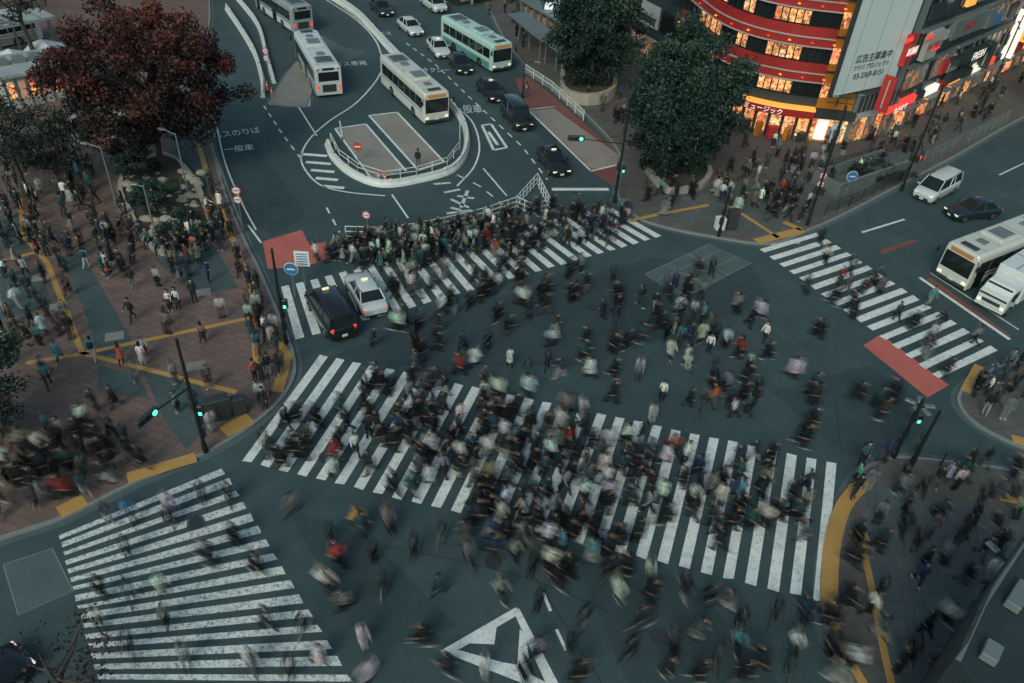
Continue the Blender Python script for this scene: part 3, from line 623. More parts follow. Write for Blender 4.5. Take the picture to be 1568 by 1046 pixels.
for f in range(6):
    z=4.3+f*3; o.box(b,0,o.L,z+2.2,z+2.35,.15,M_bdk); o.box(b,.0,.7,z,z+1.3,.1,M_shop); o.box(b,o.L*.5-.04,o.L*.5+.04,z-.7,z+2.2,.1,M_bdk)
    for k in range(5): o.box(b,.8,o.L-.35,z-.4+k*.5,z-.36+k*.5,.05,M_bdk)
o.box(b,.6,1.6,.4,2.3,.1,M_whlit,.07); o.box(b,2.,2.9,.2,2.2,.1,M_blit,.07); o.box(b,o.L-.3,o.L,0,24,.3,M_bgr)
b.obj('orange_building')
wB=Wall((1292,221),(1352,206)); b=B(); o=wB
o.box(b,0,o.L,0,24,12,M_bgr,-12)
for k in range(5): o.box(b,.15+k*o.L/5,(k+1)*o.L/5-.1,.3,2.6,.05,M_shop if k%2 else M_shopdim)
o.box(b,0,o.L,2.8,3.1,.6,M_bwh); o.box(b,0,o.L,3.1,4.6,.1,M_bdk)
for k in range(9): o.box(b,k*o.L/9,k*o.L/9+.08,3.1,4.7,.18,M_grey)
b.obj('grey_building')
b=B(); zB=wB.hit(1310,134)[1]; sl=wB.hit(1268,130)[0]; sr=wB.hit(1352,140)[0]
wB.box(b,sl,sr,zB,zB+12,.3,M_blit,.4); wB.box(b,sl-.12,sl,zB-.1,zB+12.1,.4,M_dkgrey,.36); wB.box(b,sr,sr+.12,zB-.1,zB+12.1,.4,M_dkgrey,.36); wB.box(b,sl,sr,zB-.12,zB,.4,M_dkgrey,.36)
for k in range(3): wB.box(b,sl+(k+.5)*(sr-sl)/3-.02,sl+(k+.5)*(sr-sl)/3+.02,zB,zB+12,.31,M_bgr,.4)
bb=b.obj('billboard'); cm=(sl+sr)/2
for bd,dz,sz in (('広告主募集中',2.9,.78),('ツツミプロジェクト',2.15,.52),('03-3369-8151',1.4,.7)): wtext(wB,'lettering',bd,cm,zB+dz,sz,M_tx,.74,bb)
wC=Wall((1352,206),(1600,78)); b=B(); o=wC; L=o.L
o.box(b,0,L,0,24,14,M_bdk,-14)
sg=[M_redlit,M_bdk,M_whlit,M_signred,M_orlit,M_dkgrey,M_whlit]
k=0;s=.3
while s<L-2:
    w=random.uniform(1.8,3.6); o.box(b,s,s+w-.3,.3,2.5,.06,M_shop if k%2==0 else M_shopdim); o.box(b,s,s+w-.2,2.7,3.4,.5,sg[k%7]); o.box(b,s+.2,s+w-.4,2.6,2.68,1.2,M_bgr); o.box(b,s-.15,s-.02,0,3.8,.25,M_bgr); s+=w;k+=1
rr=random.Random(5)
for f in range(6):
    z=4.2+f*3.2; o.box(b,0,L,z+2.2,z+2.5,.35,M_bgr)
    s=.4
    while s<L-1.5:
        o.box(b,s,s+1.2,z,z+1.9,.04,M_glass if rr.random()<.6 else M_shopdim); o.box(b,s+1.25,s+1.33,z,z+2.1,.15,M_grey)
        if rr.random()<.45: h0=rr.uniform(.6,1.8); o.box(b,s-.2,s+rr.uniform(1,2.3),z+rr.uniform(0,.3),z+.2+h0,rr.uniform(.2,.5),rr.choice([M_signred,M_bwh,M_bdk,M_redlit,M_bgr,M_signblue,M_orlit,M_whlit]),.06)
        s+=1.5
for (p0,p1,m,t) in (((1372,100),(1398,48),M_signred,.5),((1402,92),(1438,40),M_bwh,.5),((1346,172),(1388,150),M_redlit,.7),((1444,60),(1505,12),M_bgr,.6),((1452,88),(1508,70),M_bdk,1.0),((1440,125),(1470,98),M_bdk,.7)):
    o.pb(b,p0,p1,t,m,.1)
for (x,y) in ((1380,60),(1384,80),(1412,55),(1420,72)): a=o.hit(x,y); o.box(b,a[0]-.5,a[0]+.8,a[1]-.1,a[1]+.25,.1,M_redlit,.62)
for (x,z0,z1,m) in ((1340,3.9,7,M_signred),(1470,3.2,6,M_dkgrey),(1500,3,8,M_whlit),(1515,4,7,M_orlit),(1530,3.5,9,M_redlit),(1548,3,8.5,M_orlit),(1565,4,9,M_whlit)):
    a=o.hit(x,150)[0]; p=o.a+o.d*a+o.n*.8; b.box((p.x,p.y,(z0+z1)/2),(.25,1.1,z1-z0),m,math.atan2(o.d.y,o.d.x)); b.box((p.x,p.y,(z0+z1)/2),(.3,.12,(z1-z0)*.8),M_signred if m in (M_whlit,M_orlit) else M_bwh,math.atan2(o.d.y,o.d.x))
sb=b.obj('sign_covered_building')
a=wC.hit(1482,79); wtext(wC,'lettering','FRESH',a[0],a[1],1.15,M_whlit,1.14,sb)
for bd,x,y,sz,m in (('カラオケ',1366,162,.7,M_whlit),('居酒屋',1385,75,.7,M_whlit),('本日開店',1420,66,.7,M_signred),('SHOP',1475,36,1.1,M_signred),('薬',1455,112,.9,M_whlit)):
    a=wC.hit(x,y); wtext(wC,'lettering',bd,a[0],a[1],sz,m,.84 if y>150 else .74,sb)
b=B(); w=Wall((965,72),(1045,120)); o=w; o.box(b,0,o.L,0,22,10,M_bdk,-10)
for f in range(5):
    o.box(b,.2,o.L*.45,3.4+f*3.3,5.7+f*3.3,.15,M_bgr if f%2 else M_bwh); o.box(b,.5,o.L*.4,3.7+f*3.3,4.4+f*3.3,.03,M_tx,.15); o.box(b,o.L*.5,o.L-.2,3.4+f*3.3,5.6+f*3.3,.12,M_glass)
o.box(b,0,o.L,.3,2.7,.05,M_shopdim); o.box(b,0,o.L,2.7,3.1,.8,M_bdk); b.obj('poster_building')
b=B(); w=Wall((800,42),(870,85)); o=w; o.box(b,0,o.L,0,3.2,4,M_bdk,-4); o.box(b,-.5,o.L+.5,3.2,3.45,5,M_bgr,-4.4); o.box(b,.3,o.L-.3,.5,2.6,.05,M_shopdim)
for k in range(7): o.box(b,k*o.L/7,k*o.L/7+.15,0,3.2,.5,M_grey)
b.obj('station_kiosk')
b=B(); w=Wall((828,60),(870,62)); a=w.hit(830,38);c=w.hit(866,-10); w.box(b,a[0],c[0],a[1],c[1],.4,M_bdk,-.5); w.box(b,a[0]+.15,c[0]-.15,a[1]+.15,c[1]-.15,.05,M_bluelit,-.1); w.box(b,a[0]+.5,a[0]+.8,0,a[1],.3,M_dkgrey,-.5); w.box(b,c[0]-.8,c[0]-.5,0,a[1],.3,M_dkgrey,-.5); b.obj('video_screen')
b=B(); w=Wall((700,8),(790,-5)); w.box(b,0,w.L,0,5,6,M_bdk,-6); w.box(b,0,w.L,3,3.5,.6,M_bred); w.box(b,.5,w.L-.5,.5,2.6,.05,M_shopdim); b.obj('station_shop_row')
b=B()
pc=[G(x,y,KZ) for x,y in ((790,60),(830,95),(872,125))]
for i in range(2):
    a,c=pc[i],pc[i+1]; d=(c-a); m=(a+c)/2; b.box((m.x,m.y,3.0),(d.length,2.4,.14),M_bgr,math.atan2(d.y,d.x)); b.box((m.x,m.y,3.09),(d.length-.3,2.0,.03),M_bgr,math.atan2(d.y,d.x))
    for t in (.1,.5,.9): q=a.lerp(c,t); b.cyl((q.x,q.y,0.1),(q.x,q.y,3),.08,M_grey)
b.obj('bus_shelter')
b=B(); w=Wall((18,168),(118,148)); o=w; o.box(b,0,o.L,0,2.9,4.5,M_bwh,-4.5); o.box(b,-.3,o.L+.3,2.9,3.15,5.4,M_roof,-4.9)
for k in range(6): o.box(b,.2+k*o.L/6,(k+1)*o.L/6-.15,.9,2.4,.06,M_shop if k%2==0 else mk('flower_poster',(.5,.28,.2),.5,em=(1,.5,.3),es=.2,var=.6,scale=4))
for k in range(7): o.box(b,k*o.L/6-.05,k*o.L/6+.05,0,2.9,.12,M_grey)
for k in range(4): o.box(b,k*o.L/4+.4,k*o.L/4+1.3,3.15,3.6,1.,M_grey,-3)
b.obj('information_kiosk')
for nm,a,c in (('station_canopy',(-40,110),(100,78)),('station_canopy',(-60,48),(30,30))):
    b=B(); w=Wall(a,c); w.box(b,0,w.L,3.3,3.55,3.5,M_roof,-3.5); 
    for k in range(6): w.box(b,k*w.L/6,k*w.L/6+.1,3.55,3.62,3.4,M_bgr,-3.45); w.box(b,k*w.L/5.2,k*w.L/5.2+.18,0,3.3,.18,M_grey,-1.5)
    b.obj(nm)
def tent(x,y,rz,s=1.6):
    b=B(); wm=mk('tent_fabric',(.62,.64,.62),.7); Z=2.3
    b.add([(-s,-s,Z),(s,-s,Z),(s,s,Z),(-s,s,Z),(0,0,Z+.9)],[(0,1,4),(1,2,4),(2,3,4),(3,0,4)],wm)
    for sx in (-1,1):
        for sy in (-1,1): b.cyl((sx*(s-.06),sy*(s-.06),0),(sx*(s-.06),sy*(s-.06),Z),.04,M_grey,n=6)
        b.box((0,sx*s,Z-.13),(2*s,.02,.26),wm); b.box((sx*s,0,Z-.13),(.02,2*s-.04,.26),wm)
    b.box((0,-s*.6,.45),(1.8*s,.6,.9),wm); b.obj('event_tent',G(x,y,KZ),rz,recalc=False)
tent(78,112,.2); tent(30,128,.2)
b=B(); w=Wall((60,-14),(420,-4)); w.box(b,-30,w.L,4.6,7.,12,M_bdk,-12); w.box(b,-30,w.L,7.0,8.0,.2,M_bgr)
for k in range(6): w.box(b,k*w.L/5,k*w.L/5+1,0,4.6,1.2,M_bdk,-3)
b.obj('railway_bridge')
b=B(); z=7.0; Q=[G(1462,1008,z),G(1500,925,z),G(1572,815,z),G(1800,900,z),G(1700,1300,z)]
Q=[Vector((q.x,q.y,0)) for q in Q]
b.loft([[q+Vector((0,0,zz)) for q in Q] for zz in (0,z)],M_bdk)
Zv=Vector((0,0,1)); rr=random.Random(3)
for i in range(2):
    a,c=Q[i],Q[i+1]; d=(c-a).normalized(); n=Vector((-d.y,d.x,0)); n=-n if n.dot(Q[3]-a)<0 else n; L=(c-a).length; rz=math.atan2(d.y,d.x)
    for hh in (.35,.95): b.cyl(a+Zv*(z+hh),c+Zv*(z+hh),.04,M_dkgrey,n=6)
    for k in range(int(L/.8)+1): q=a+d*min(L,k*.8); b.cyl(q+Zv*z,q+Zv*(z+1),.03,M_dkgrey,n=6)
    m=(a+c)/2+n*.1; b.box((m.x,m.y,z+.05),(L,.16,.1),M_bgr,rz)
    for r in range(3):
        s=.5
        while s<L-1.2:
            w=rr.uniform(.5,1.5); q=a+d*(s+w/2)+n*(.8+r*1.3)
            t=rr.random()
            if t<.35:
                b.box((q.x,q.y,z+.3),(w,.8,.55),M_grey,rz,ch=.04); b.cyl((q.x,q.y,z+.575),(q.x,q.y,z+.6),.26,M_black,n=12)
            elif t<.6: b.box((q.x,q.y,z+.2),(w,.5,.35),M_bgr,rz,ch=.03)
            else: b.cyl(q-d*w/2+Zv*(z+.12),q+d*w/2+Zv*(z+.12),.06,M_grey,n=6); b.box((q.x,q.y,z+.05),(.12,.3,.1),M_dkgrey,rz)
            s+=w+rr.uniform(.2,.8)
for k in range(3):
    a=Q[1]+(Q[2]-Q[1])*(.2+.3*k); b.cyl(a+Zv*z,a+Zv*(z+1.9),.04,M_dkgrey,n=6)
b.cyl(Q[1]+(Q[2]-Q[1])*.2+Zv*(z+1.9),Q[1]+(Q[2]-Q[1])*.8+Zv*(z+1.9),.04,M_dkgrey,n=6)
b.obj('low_rooftop_building')
b=B(); w=Wall((1280,300),(1385,262)); w.box(b,0,w.L,0,1.1,.15,M_bgr,0); w.box(b,0,w.L,1.1,1.2,.25,M_grey,-.05); w.box(b,0,.2,0,1.2,2.6,M_bgr,-2.6); w.box(b,.2,w.L,0,1.1,.15,M_bgr,-2.7); w.box(b,.2,w.L,0.0,.03,2.5,M_black,-2.55); b.obj('subway_entrance')
# ---------------------------------------------------------------- people (long-exposure figures: core + swept translucent shell, all real mesh)
def pmat(name,kind,ghost):
    t=NT(name+('_moving' if ghost else ''))
    oi=t.n('ShaderNodeObjectInfo')
    def ramp(cols,mul):
        m=t.n('ShaderNodeMath'); m.operation='MULTIPLY'; m.inputs[1].default_value=mul; t.l(oi.outputs['Random'],m.inputs[0])
        fr=t.n('ShaderNodeMath'); fr.operation='FRACT'; t.l(m.outputs[0],fr.inputs[0])
        r=t.n('ShaderNodeValToRGB'); r.color_ramp.interpolation='CONSTANT'; t.l(fr.outputs[0],r.inputs[0]); e=r.color_ramp.elements
        e[0].color=(*cols[0],1); e[1].position=1/len(cols); e[1].color=(*cols[1],1)
        for i in range(2,len(cols)): q=e.new(i/len(cols)); q.color=(*cols[i],1)
        return r.outputs[0]
    if kind=='top': c=oi.outputs['Color']
    elif kind=='bottom': c=ramp([(.012,.016,.02),(.022,.03,.04),(.01,.012,.014),(.035,.05,.065),(.015,.018,.02),(.1,.11,.11),(.02,.026,.028),(.34,.35,.34)],1.)
    elif kind=='hair': c=ramp([(.01,.009,.008),(.012,.011,.01),(.01,.01,.01),(.03,.02,.014)],7.3)
    elif kind=='skin': c=ramp([(.45,.29,.22),(.38,.25,.19),(.5,.34,.26)],3.1)
    elif kind=='shoes': c=ramp([(.02,.02,.02),(.5,.5,.48),(.02,.02,.02),(.05,.045,.04)],5.7)
    else: c=ramp([(.012,.014,.016),(.02,.035,.05),(.015,.015,.018),(.02,.02,.02),(.22,.22,.2),(.05,.04,.03),(.012,.02,.02),(.3,.06,.03)],11.3)
    t.l(c,t.b.inputs['Base Color']); t.b.inputs['Roughness'].default_value=.8
    if ghost:
        a=t.n('ShaderNodeAttribute'); a.attribute_name='ghost'; t.l(a.outputs['Fac'],t.b.inputs['Alpha'])
    return t.m
TAGS=['skin','hair','top','bottom','shoes','bag']
PM=[[pmat('person_'+k,k,g) for k in TAGS] for g in (False,True)]
def skin_eval(V,E,Rr):
    me=bpy.data.meshes.new('t'); me.from_pydata([tuple(v) for v in V],E,[]); o=bpy.data.objects.new('t',me); scene.collection.objects.link(o)
    m=o.modifiers.new('s','SKIN'); m.branch_smoothing=.6
    if not me.skin_vertices:
        bm=bmesh.new(); bm.from_mesh(me); bm.verts.layers.skin.verify(); bm.to_mesh(me); bm.free()
    for i,r in enumerate(Rr): me.skin_vertices[0].data[i].radius=(r*1.12,r*1.12); me.skin_vertices[0].data[i].use_root=(i==0)
    s=o.modifiers.new('u','SUBSURF'); s.levels=1
    ev=o.evaluated_get(bpy.context.evaluated_depsgraph_get()); em=ev.to_mesh()
    vs=[v.co.copy() for v in em.vertices]; fs=[list(p.vertices) for p in em.polygons]; ev.to_mesh_clear(); bpy.data.objects.remove(o); bpy.data.meshes.remove(me); return vs,fs
CACHE={}
def body(kind,mode,k=0,simple=False):
    key=(kind,mode,k,simple)
    if key in CACHE: return CACHE[key]
    fem=kind>=2; ph=2*math.pi*k/12; V=[];Rr=[];E=[];T=[]
    def j(p,r,par=None,tag=None):
        V.append(Vector(p));Rr.append(r)
        if par is not None: E.append((par,len(V)-1)); T.append(tag)
        return len(V)-1
    q=.9 if fem else 1.
    if simple: q*=1.08
    pel=j((0,0,.95),.125*(1.02 if fem else 1)); sp=j((0,.01,1.1),.115*q,pel,'top'); ch=j((0,.02,1.29),.138*q,sp,'top'); nb=j((0,.025,1.42),.075,ch,'top'); nk=j((0,.04,1.49),.052,nb,'skin')
    h1=j((0,.06,1.55),.072,nk,'head'); h2=j((0,.055,1.63),.092,h1,'head'); h3=j((0,.05,1.7),.064,h2,'head'); hands=[];minz=9
    for s,of in ((-1,0),(1,math.pi)):
        if mode=='walk': th=.4*math.cos(ph+of); fl=.14+.8*max(0,-math.sin(ph+of)); aa=-.4*math.cos(ph+of); fa=aa+.35
        elif mode=='sit': th=1.45; fl=1.4; aa=.5; fa=1.3
        else: th=.03*s; fl=.05; aa=.02; fa=.15
        if mode=='phone' and s>0: aa=.35; fa=1.9
        sh=j((s*.17*q,.02,1.375),.06*q,ch,'top'); el=V[sh]+Vector((s*.05,.28*math.sin(aa),-.28*math.cos(aa))); e=j(el,.045*q,sh,'top')
        wr=el+Vector((-s*.01,.24*math.sin(fa),-.24*math.cos(fa))); w=j(wr,.032*q,e,'top'); hd=wr+Vector((0,.075*math.sin(fa),-.075*math.cos(fa))); j(hd,.03,w,'hand'); hands.append((hd,fa,s))
        hp=j((s*.09,0,.88),.095,pel,'bottom'); kn=V[hp]+Vector((s*.01,.43*math.sin(th),-.43*math.cos(th))); kk=j(kn,.062,hp,'bottom'); g=th-fl
        an=kn+Vector((0,.41*math.sin(g),-.41*math.cos(g))); a=j(an,.042,kk,'bottom'); fg=max(-.5,min(.4,g*.6)); toe=an+Vector((s*.02,.16*math.cos(fg),-.045+.16*math.sin(fg))); j(toe,.038,a,'shoes'); minz=min(minz,an.z-.085,toe.z-.045)
    vs,fs=skin_eval(V,E,Rr); tg=[]
    segs=[(V[a],V[c]) for a,c in E]
    for f in fs:
        c=sum((vs[i] for i in f),Vector())/len(f); best=9;bt='top'
        for (a,d),t,(ia,ic) in zip(segs,T,E):
            ab=d-a; u=max(0,min(1,(c-a).dot(ab)/ab.length_squared)); D=(c-(a+ab*u)).length-(Rr[ia]*(1-u)+Rr[ic]*u)
            if D<best: best=D;bt=t
        if bt=='head': bt='hair' if (c.y<.075 or c.z>1.665) else 'skin'
        if bt=='hand': bt='skin'
        if bt=='bottom' and kind==2 and c.z>.62: bt='top'
        tg.append(TAGS.index(bt))
    x=B(); x.mats=list(range(6)); x.mi=lambda m:m
    x.v=[tuple(v) for v in vs]; x.f=fs[:]; x.m=tg; x.sm=[True]*len(fs)
    def ell(z,rx,ry,y=0): return [Vector((rx*math.cos(i*math.pi/5),y+ry*math.sin(i*math.pi/5),z)) for i in range(10)]
    if not simple:
        x.ball((0,.025,1.665),(.098,.105,.095),1,8,5)
        x.ball((0,.15,1.6),(.014,.02,.022),0,5,4)
        for s in (-1,1): x.ball((s*.035,.135,1.625),(.014,.01,.009),1,5,3); x.ball((s*.092,.05,1.61),(.012,.022,.03),0,5,3)
        x.box((0,.142,1.563),(.045,.012,.01),5)
        for hd,fa,s in hands:
            d=Vector((0,math.sin(fa),-math.cos(fa))); up=Vector((0,math.cos(fa),math.sin(fa)))
            for i in range(4):
                p0=hd+up*(.026-.0175*i)+d*.01; l=(.034,.04,.037,.028)[i]; p1=p0+d*l+Vector((-s*.006,0,0)); p2=p1+d*l*.6+Vector((-s*.02,0,0)); x.cyl(p0,p1,.0085,0,.008,n=4); x.cyl(p1,p2,.008,0,.006,n=4)
            p0=hd-d*.03+up*.028; p1=p0+up*.025+d*.025; x.cyl(p0,p1,.011,0,.009,n=4); x.cyl(p1,p1+d*.025,.009,0,.007,n=4)
        if kind==0 and mode!='sit': x.loft([ell(.86,.17,.155),ell(1.05,.155,.135),ell(1.32,.17,.135,.01)],2,True)
        if mode=='phone': x.box(tuple(hands[1][0]+Vector((0,.02,.06))),(.075,.012,.15),1)
    if kind==1 and not simple:
        x.box((0,-.2,1.22),(.3,.18,.42),5,ch=.05)
        for s in (-1,1): x.cyl((s*.1,-.12,1.38),(s*.11,.13,1.34),.02,5,n=5)
    if kind==2:
        if mode!='sit': x.loft([ell(.55,.23,.25),ell(.8,.19,.19),ell(1.05,.14,.13),ell(1.3,.15,.13,.01)][0:(2 if simple else 4)],2,True)
        if not simple: x.loft([ell(1.36,.085,.05,-.07),ell(1.5,.1,.065,-.04),ell(1.65,.098,.1,.015)],1,True)
    if kind==3:
        if mode!='sit': x.loft([ell(.5,.23,.25),ell(.75,.19,.19),ell(1.0,.135,.13)][0:(2 if simple else 3)],3,True)
        if not simple: x.loft([ell(1.44,.07,.04,-.05),ell(1.55,.1,.06,-.02),ell(1.65,.097,.1,.015)],1,True); x.box((.25,0,.85),(.1,.3,.28),5,ch=.03); x.cyl((.25,-.1,.98),(.2,0,1.38),.012,5,n=4); x.cyl((.25,.1,.98),(.2,0,1.38),.012,5,n=4)
    me=bpy.data.meshes.new('t'); me.from_pydata(x.v,[],x.f); bm=bmesh.new(); bm.from_mesh(me); bmesh.ops.recalc_face_normals(bm,faces=bm.faces); bm.to_mesh(me); bm.free(); me.update()
    nrm=np.zeros(len(x.v)*3); me.vertices.foreach_get('normal',nrm); ff=[list(p.vertices) for p in me.polygons]; bpy.data.meshes.remove(me)
    r=(np.array(x.v)-np.array([0,0,minz]),ff,x.m,nrm.reshape(-1,3)); CACHE[key]=r; return r
SH={0:[(0,1)],1:[(0,.62),(.28,.3)],2:[(.16,.4),(.55,.26)],3:[(.35,.3),(.95,.18)],4:[(.06,.58),(.2,.3)]}
PMESH={}
def pmesh(kind,mode,k,lv):
    key=(kind,mode,k,lv)
    if key in PMESH: return PMESH[key]
    vs=[];fs=[];ms=[];gs=[];o=0
    for d,al in SH[lv]:
        v,f,m,nr=body(kind,mode,k,lv>0); v=v.copy()
        if d>0:
            t=np.clip(nr[:,1]*1.5,-1,1); v[:,1]+=t*d/2; g=al*(1-.75*np.abs(t)**1.5)
            if mode!='walk': v[:,0]+=np.clip(nr[:,0],-1,1)*d*.3
        else: g=np.full(len(v),al)
        vs.append(v); fs+=[[q+o for q in ff] for ff in f]; ms+=m; gs.append(g); o+=len(v)
    me=bpy.data.meshes.new('pedestrian_body'); me.from_pydata(np.concatenate(vs).tolist(),[],fs)
    for m in PM[1 if lv>0 else 0]: me.materials.append(m)
    me.polygons.foreach_set('material_index',ms); me.polygons.foreach_set('use_smooth',[True]*len(fs))
    at=me.attributes.new('ghost','FLOAT','POINT'); at.data.foreach_set('value',np.concatenate(gs).astype(np.float32)); me.update(); PMESH[key]=me; return me
PAL=[((.009,.012,.015),38),((.016,.025,.033),18),((.032,.045,.05),10),((.085,.105,.11),7),((.23,.26,.26),6),((.72,.74,.72),20),((.28,.27,.23),3),((.06,.048,.04),3),((.03,.09,.1),6),((.02,.05,.11),4),((.45,.12,.06),1.3),((.3,.035,.03),1.7),((.1,.28,.33),3)]
PW=[w for _,w in PAL]; PL=[]; GRID={}
def person(x,y,z,ang,blur=1,col=None,kind=None,mode='walk',force=False,dist=.42):
    p=G(x,y,z); cell=(int(p.x//1),int(p.y//1))
    if not force:
        for i in (-1,0,1):
            for jx in (-1,0,1):
                for q in GRID.get((cell[0]+i,cell[1]+jx),()):
                    if (q-p).length<dist: return False
    GRID.setdefault(cell,[]).append(p)
    kind=random.randrange(4) if kind is None else kind
    if mode=='walk': me=pmesh(kind,'walk',random.choice((0,2,4,6,8,10)),blur)
    else: me=pmesh(kind,mode,0,0 if blur==0 else 4)
    o=bpy.data.objects.new('pedestrian' if mode=='walk' else ('seated_person' if mode=='sit' else 'standing_person'),me); scene.collection.objects.link(o)
    s=random.uniform(.92,1.06)*(.93 if kind>=2 else .99); o.location=p; o.rotation_euler=(0,0,ang); o.scale=(s,s,s)
    c=col or random.choices(PAL,PW)[0][0]; o.color=(*[v*random.uniform(.85,1.15) for v in c],1); PL.append(o); return True
def dirang(a,c): d=G(*c)-G(*a); return math.atan2(-d.x,d.y)
def inpoly(x,y,P):
    r=False; n=len(P)
    for i in range(n):
        x1,y1=P[i];x2,y2=P[i-1]
        if (y1>y)!=(y2>y) and x<(x2-x1)*(y-y1)/(y2-y1)+x1: r=not r
    return r
def clear(x,y):
    p=G(x,y)
    for o,hl in VEH:
        l=Matrix.Rotation(-o.rotation_euler[2],3,'Z')@(p-o.location)
        if abs(l.x)<1.5 and abs(l.y)<hl+.4: return False
    return True
def crowd(P,n,angs,blurs,z=0.,modes=('walk',),dist=.45,spread=.35):
    xs=[p[0] for p in P]; ys=[p[1] for p in P]; k=0;t=0
    while k<n and t<n*30:
        t+=1; x=random.uniform(min(xs),max(xs)); y=random.uniform(min(ys),max(ys))
        if not inpoly(x,y,P) or not clear(x,y): continue
        m=random.choice(modes); a=random.choice(angs)+random.gauss(0,spread)
        if person(x,y,z,a,random.choice(blurs),mode=m,dist=dist): k+=1
R_=dirang((500,620),(1250,810)); L_=R_+math.pi
crowd([(620,620),(1180,710),(1150,830),(860,800),(600,700)],80,(R_,L_),(1,2,2,3),dist=.65)
crowd([(420,660),(520,575),(1240,735),(1230,860),(800,810),(400,710)],64,(R_,L_,L_),(1,2,2,3),dist=.65)
crowd([(560,590),(760,590),(820,680),(560,690)],16,(R_,L_),(1,2,3),dist=.6)
crowd([(720,760),(900,800),(880,850),(730,830)],14,(R_,L_),(1,2,3),dist=.6)
U=dirang((480,480),(980,340))
crowd([(480,400),(560,372),(700,352),(780,338),(790,375),(640,415),(560,415)],108,(U,U+math.pi),(1,1,2,0),dist=.42)
crowd([(700,350),(850,320),(960,330),(960,370),(820,400),(700,420)],50,(U,U+math.pi),(1,2,2),dist=.5)
crowd([(600,430),(900,395),(880,480),(640,520),(580,510)],34,(U,U+math.pi,R_),(2,2,3),dist=.7)
crowd([(560,530),(900,430),(1150,420),(1180,560),(1060,660),(700,620)],62,(R_,L_,U,0,3.1),(1,2,3,2),dist=.8)
crowd([(1020,440),(1140,560),(1170,640),(1060,640),(1000,520)],18,(0,3.1,R_),(1,2,2),dist=.6)
crowd([(430,760),(1250,930),(1290,1046),(560,1046)],38,(R_,L_,.3,2.8),(2,3,3),dist=1.2,spread=.7)
crowd([(700,800),(960,830),(960,890),(720,870)],12,(R_,L_),(2,3),dist=.8)
crowd([(900,880),(1290,950),(1330,1046),(1000,1046)],14,(R_,L_,.4),(2,3),dist=.9)
crowd([(100,830),(340,720),(530,1046),(170,1040)],20,(.9,4.0),(2,3,2),dist=1.1)
crowd([(1190,360),(1250,358),(1525,530),(1440,580)],16,(dirang((1200,370),(1480,560)),dirang((1480,560),(1200,370))),(2,1,3),dist=.8)
crowd([(1180,560),(1400,620),(1300,700),(1200,700)],9,(R_,L_),(3,2,3),dist=1)
crowd([(900,480),(1400,420),(1300,560)],6,(R_,L_),(2,3),dist=1)
pl=('walk','stand','phone','stand')
crowd([(0,190),(90,180),(150,270),(180,380),(120,400),(0,390)],82,(0,1,2,3,4,5),(0,1,1,0),KZ,pl)
crowd([(0,380),(120,390),(120,520),(0,560)],26,(0,1.5,3,4.5),(0,1,1,2),KZ,pl,dist=.6)
crowd([(120,350),(200,350),(330,395),(395,500),(200,520)],20,(0,1.5,3,4.5),(0,1,1),KZ,pl,dist=.6)
crowd([(240,380),(345,330),(350,400),(270,410)],20,(0,1.5,3,4.5),(0,0,1),KZ,pl)
crowd([(310,250),(350,330),(420,500),(440,600),(400,640),(380,480)],32,(0,.3,3,3.4),(0,1,2),KZ,('walk','walk','stand'))
crowd([(0,650),(140,650),(240,700),(210,735),(30,800),(0,800)],34,(.8,4,2),(2,3,2),KZ,dist=.8)
crowd([(0,520),(240,540),(420,600),(330,680),(200,640),(0,640)],12,(0,1.5,3,4.5),(1,2,2,1),KZ,('walk','walk','stand'),dist=.8)
crowd([(290,60),(300,230),(200,200),(150,150)],12,(0,3),(0,1),KZ,pl)
crowd([(1090,205),(1240,225),(1250,330),(1120,330),(1060,290)],48,(0,1.5,3,4.5),(0,1,2,1),KZ,('walk','walk','stand'))
crowd([(980,285),(1240,300),(1230,350),(1000,335)],20,(U,R_,0),(1,2,2),KZ)
crowd([(1240,225),(1560,120),(1568,170),(1380,250),(1260,300)],50,(0,1.5,3,4.5,2),(0,1,2),KZ,('walk','walk','stand'))
crowd([(790,70),(860,120),(960,215),(950,130),(870,80),(760,20)],30,(0,3,4),(0,1,1),KZ,pl)
crowd([(690,0),(800,0),(800,60),(750,30)],16,(0,3),(0,1),KZ,pl)
crowd([(1330,730),(1568,760),(1568,860),(1460,980),(1440,1046),(1300,1046),(1280,900)],36,(.5,2.8,4,0),(1,2,3,2),KZ,('walk','walk','walk','stand'),dist=.9)
crowd([(1310,712),(1380,702),(1350,740),(1300,790)],6,(0,1,3),(1,0),KZ,pl)
crowd([(1480,590),(1568,550),(1568,660),(1500,640)],14,(0,1,3),(1,2,0),KZ,pl,dist=.6)
crowd([(1400,820),(1480,700),(1568,740),(1540,830),(1460,900)],8,(0,1,3),(1,2),KZ,dist=.8)
Bk=(.014,.015,.018); Wh=(.66,.66,.64)
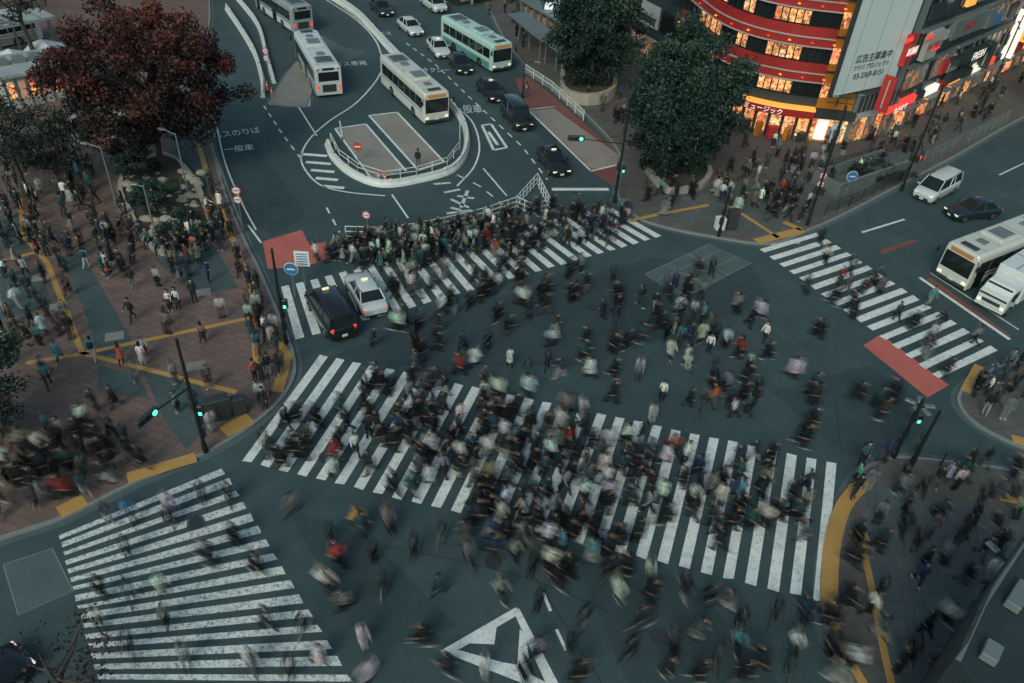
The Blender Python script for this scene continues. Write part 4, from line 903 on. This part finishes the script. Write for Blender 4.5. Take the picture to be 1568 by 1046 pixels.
for x,y,z,a,bl,c,k,m in ((1168,524,0,2.2,0,Wh,0,'walk'),(1130,545,0,.2,0,Bk,3,'walk'),(262,476,KZ,3.1,0,Wh,3,'stand'),(274,474,KZ,3,0,Wh,3,'phone'),(148,630,KZ,2.4,1,Bk,0,'walk'),(178,626,KZ,2.6,1,Bk,2,'walk'),
    (221,560,KZ,.3,0,Wh,3,'stand'),(147,552,KZ,.2,0,(.08,.22,.35),1,'walk'),(188,558,KZ,.2,0,(.4,.1,.06),2,'walk'),(412,575,KZ,.2,0,Bk,0,'stand'),(392,586,KZ,1,0,(.4,.07,.05),1,'phone'),(312,525,KZ,.2,0,(.25,.1,.1),3,'walk'),
    (205,442,KZ,.1,0,Bk,0,'walk'),(135,412,KZ,.1,0,(.1,.25,.3),1,'walk'),(165,416,KZ,3,0,Wh,2,'stand'),(980,470,0,1,1,Bk,0,'walk'),(1075,495,0,1,1,(.1,.25,.28),0,'walk'),(1050,560,0,1,1,Wh,2,'walk'),(1212,252,KZ,.2,0,Bk,2,'stand'),(1220,250,KZ,.2,0,Bk,3,'stand'),
    (640,258,.005,0,0,Bk,0,'stand'),(1446,738,KZ,2,0,(.3,.3,.3),2,'stand'),(805,150,.005,0,0,Bk,1,'stand'),(880,460,0,1,1,(.3,.2,.2),2,'walk'),(205,800,0,.9,2,(.08,.22,.4),0,'walk'),(265,790,0,.9,3,Wh,2,'walk'),(1120,640,0,1.,1,Wh,3,'walk'),(1090,625,0,1.2,1,(.5,.16,.05),1,'walk'),(550,812,0,1.3,2,(.5,.35,.08),1,'walk'),(520,868,0,1.3,2,(.4,.05,.05),1,'walk')):
    person(x,y,z,a,bl,c,k,m,True)
for (x,y) in ((205,352),(216,364),(228,376),(243,386),(258,388),(272,387),(286,385),(300,383),(313,379),(322,362),(324,345),(196,335),(190,318),(318,325)):
    c=G(255,320,KZ); q=G(x,y,KZ); d=q-c; person(x,y,KZ,math.atan2(-d.x,d.y),0,mode='sit',force=True)
# ---------------------------------------------------------------- light + sky
w=bpy.data.worlds.new('World'); scene.world=w; w.use_nodes=True; nt=w.node_tree; bg=nt.nodes['Background']
sky=nt.nodes.new('ShaderNodeTexSky'); sky.sky_type='NISHITA'; sky.sun_disc=False; sky.sun_elevation=math.radians(38); sky.sun_rotation=math.radians(200); sky.air_density=1.; sky.dust_density=3.0
mx=nt.nodes.new('ShaderNodeMix'); mx.data_type='RGBA'; mx.blend_type='MULTIPLY'; mx.inputs[0].default_value=1; mx.inputs[7].default_value=(.84,1.04,.94,1); nt.links.new(sky.outputs[0],mx.inputs[6])
nt.links.new(mx.outputs[2],bg.inputs[0]); bg.inputs[1].default_value=.12
sl_=bpy.data.lights.new('sun','SUN'); sl_.energy=.85; sl_.angle=math.radians(22); sl_.color=(1,.97,.92); so=bpy.data.objects.new('sun',sl_)
az=math.radians(200); el=math.radians(38); dv=Vector((math.sin(az)*math.cos(el),math.cos(az)*math.cos(el),math.sin(el))); so.rotation_euler=dv.to_track_quat('Z','Y').to_euler(); scene.collection.objects.link(so)
scene.view_settings.view_transform='Standard'; scene.view_settings.look='None'; scene.view_settings.exposure=0
# ---------------------------------------------------------------- camera
cd=bpy.data.cameras.new('camera'); cd.sensor_width=36; cd.lens=28.0; cd.clip_end=3000; cam=bpy.data.objects.new('camera',cd); scene.collection.objects.link(cam)
fw=Vector((0,C,-S)); Uv=Vector((0,S,C)); Rv=Vector((1,0,0)); X=Rv*RC+Uv*RS; Y=-Rv*RS+Uv*RC; Zc=-fw
cam.matrix_world=Matrix(((X.x,Y.x,Zc.x,0),(X.y,Y.y,Zc.y,0),(X.z,Y.z,Zc.z,H),(0,0,0,1))); scene.camera=cam
print('people',len(PL),'meshes',len(PMESH))
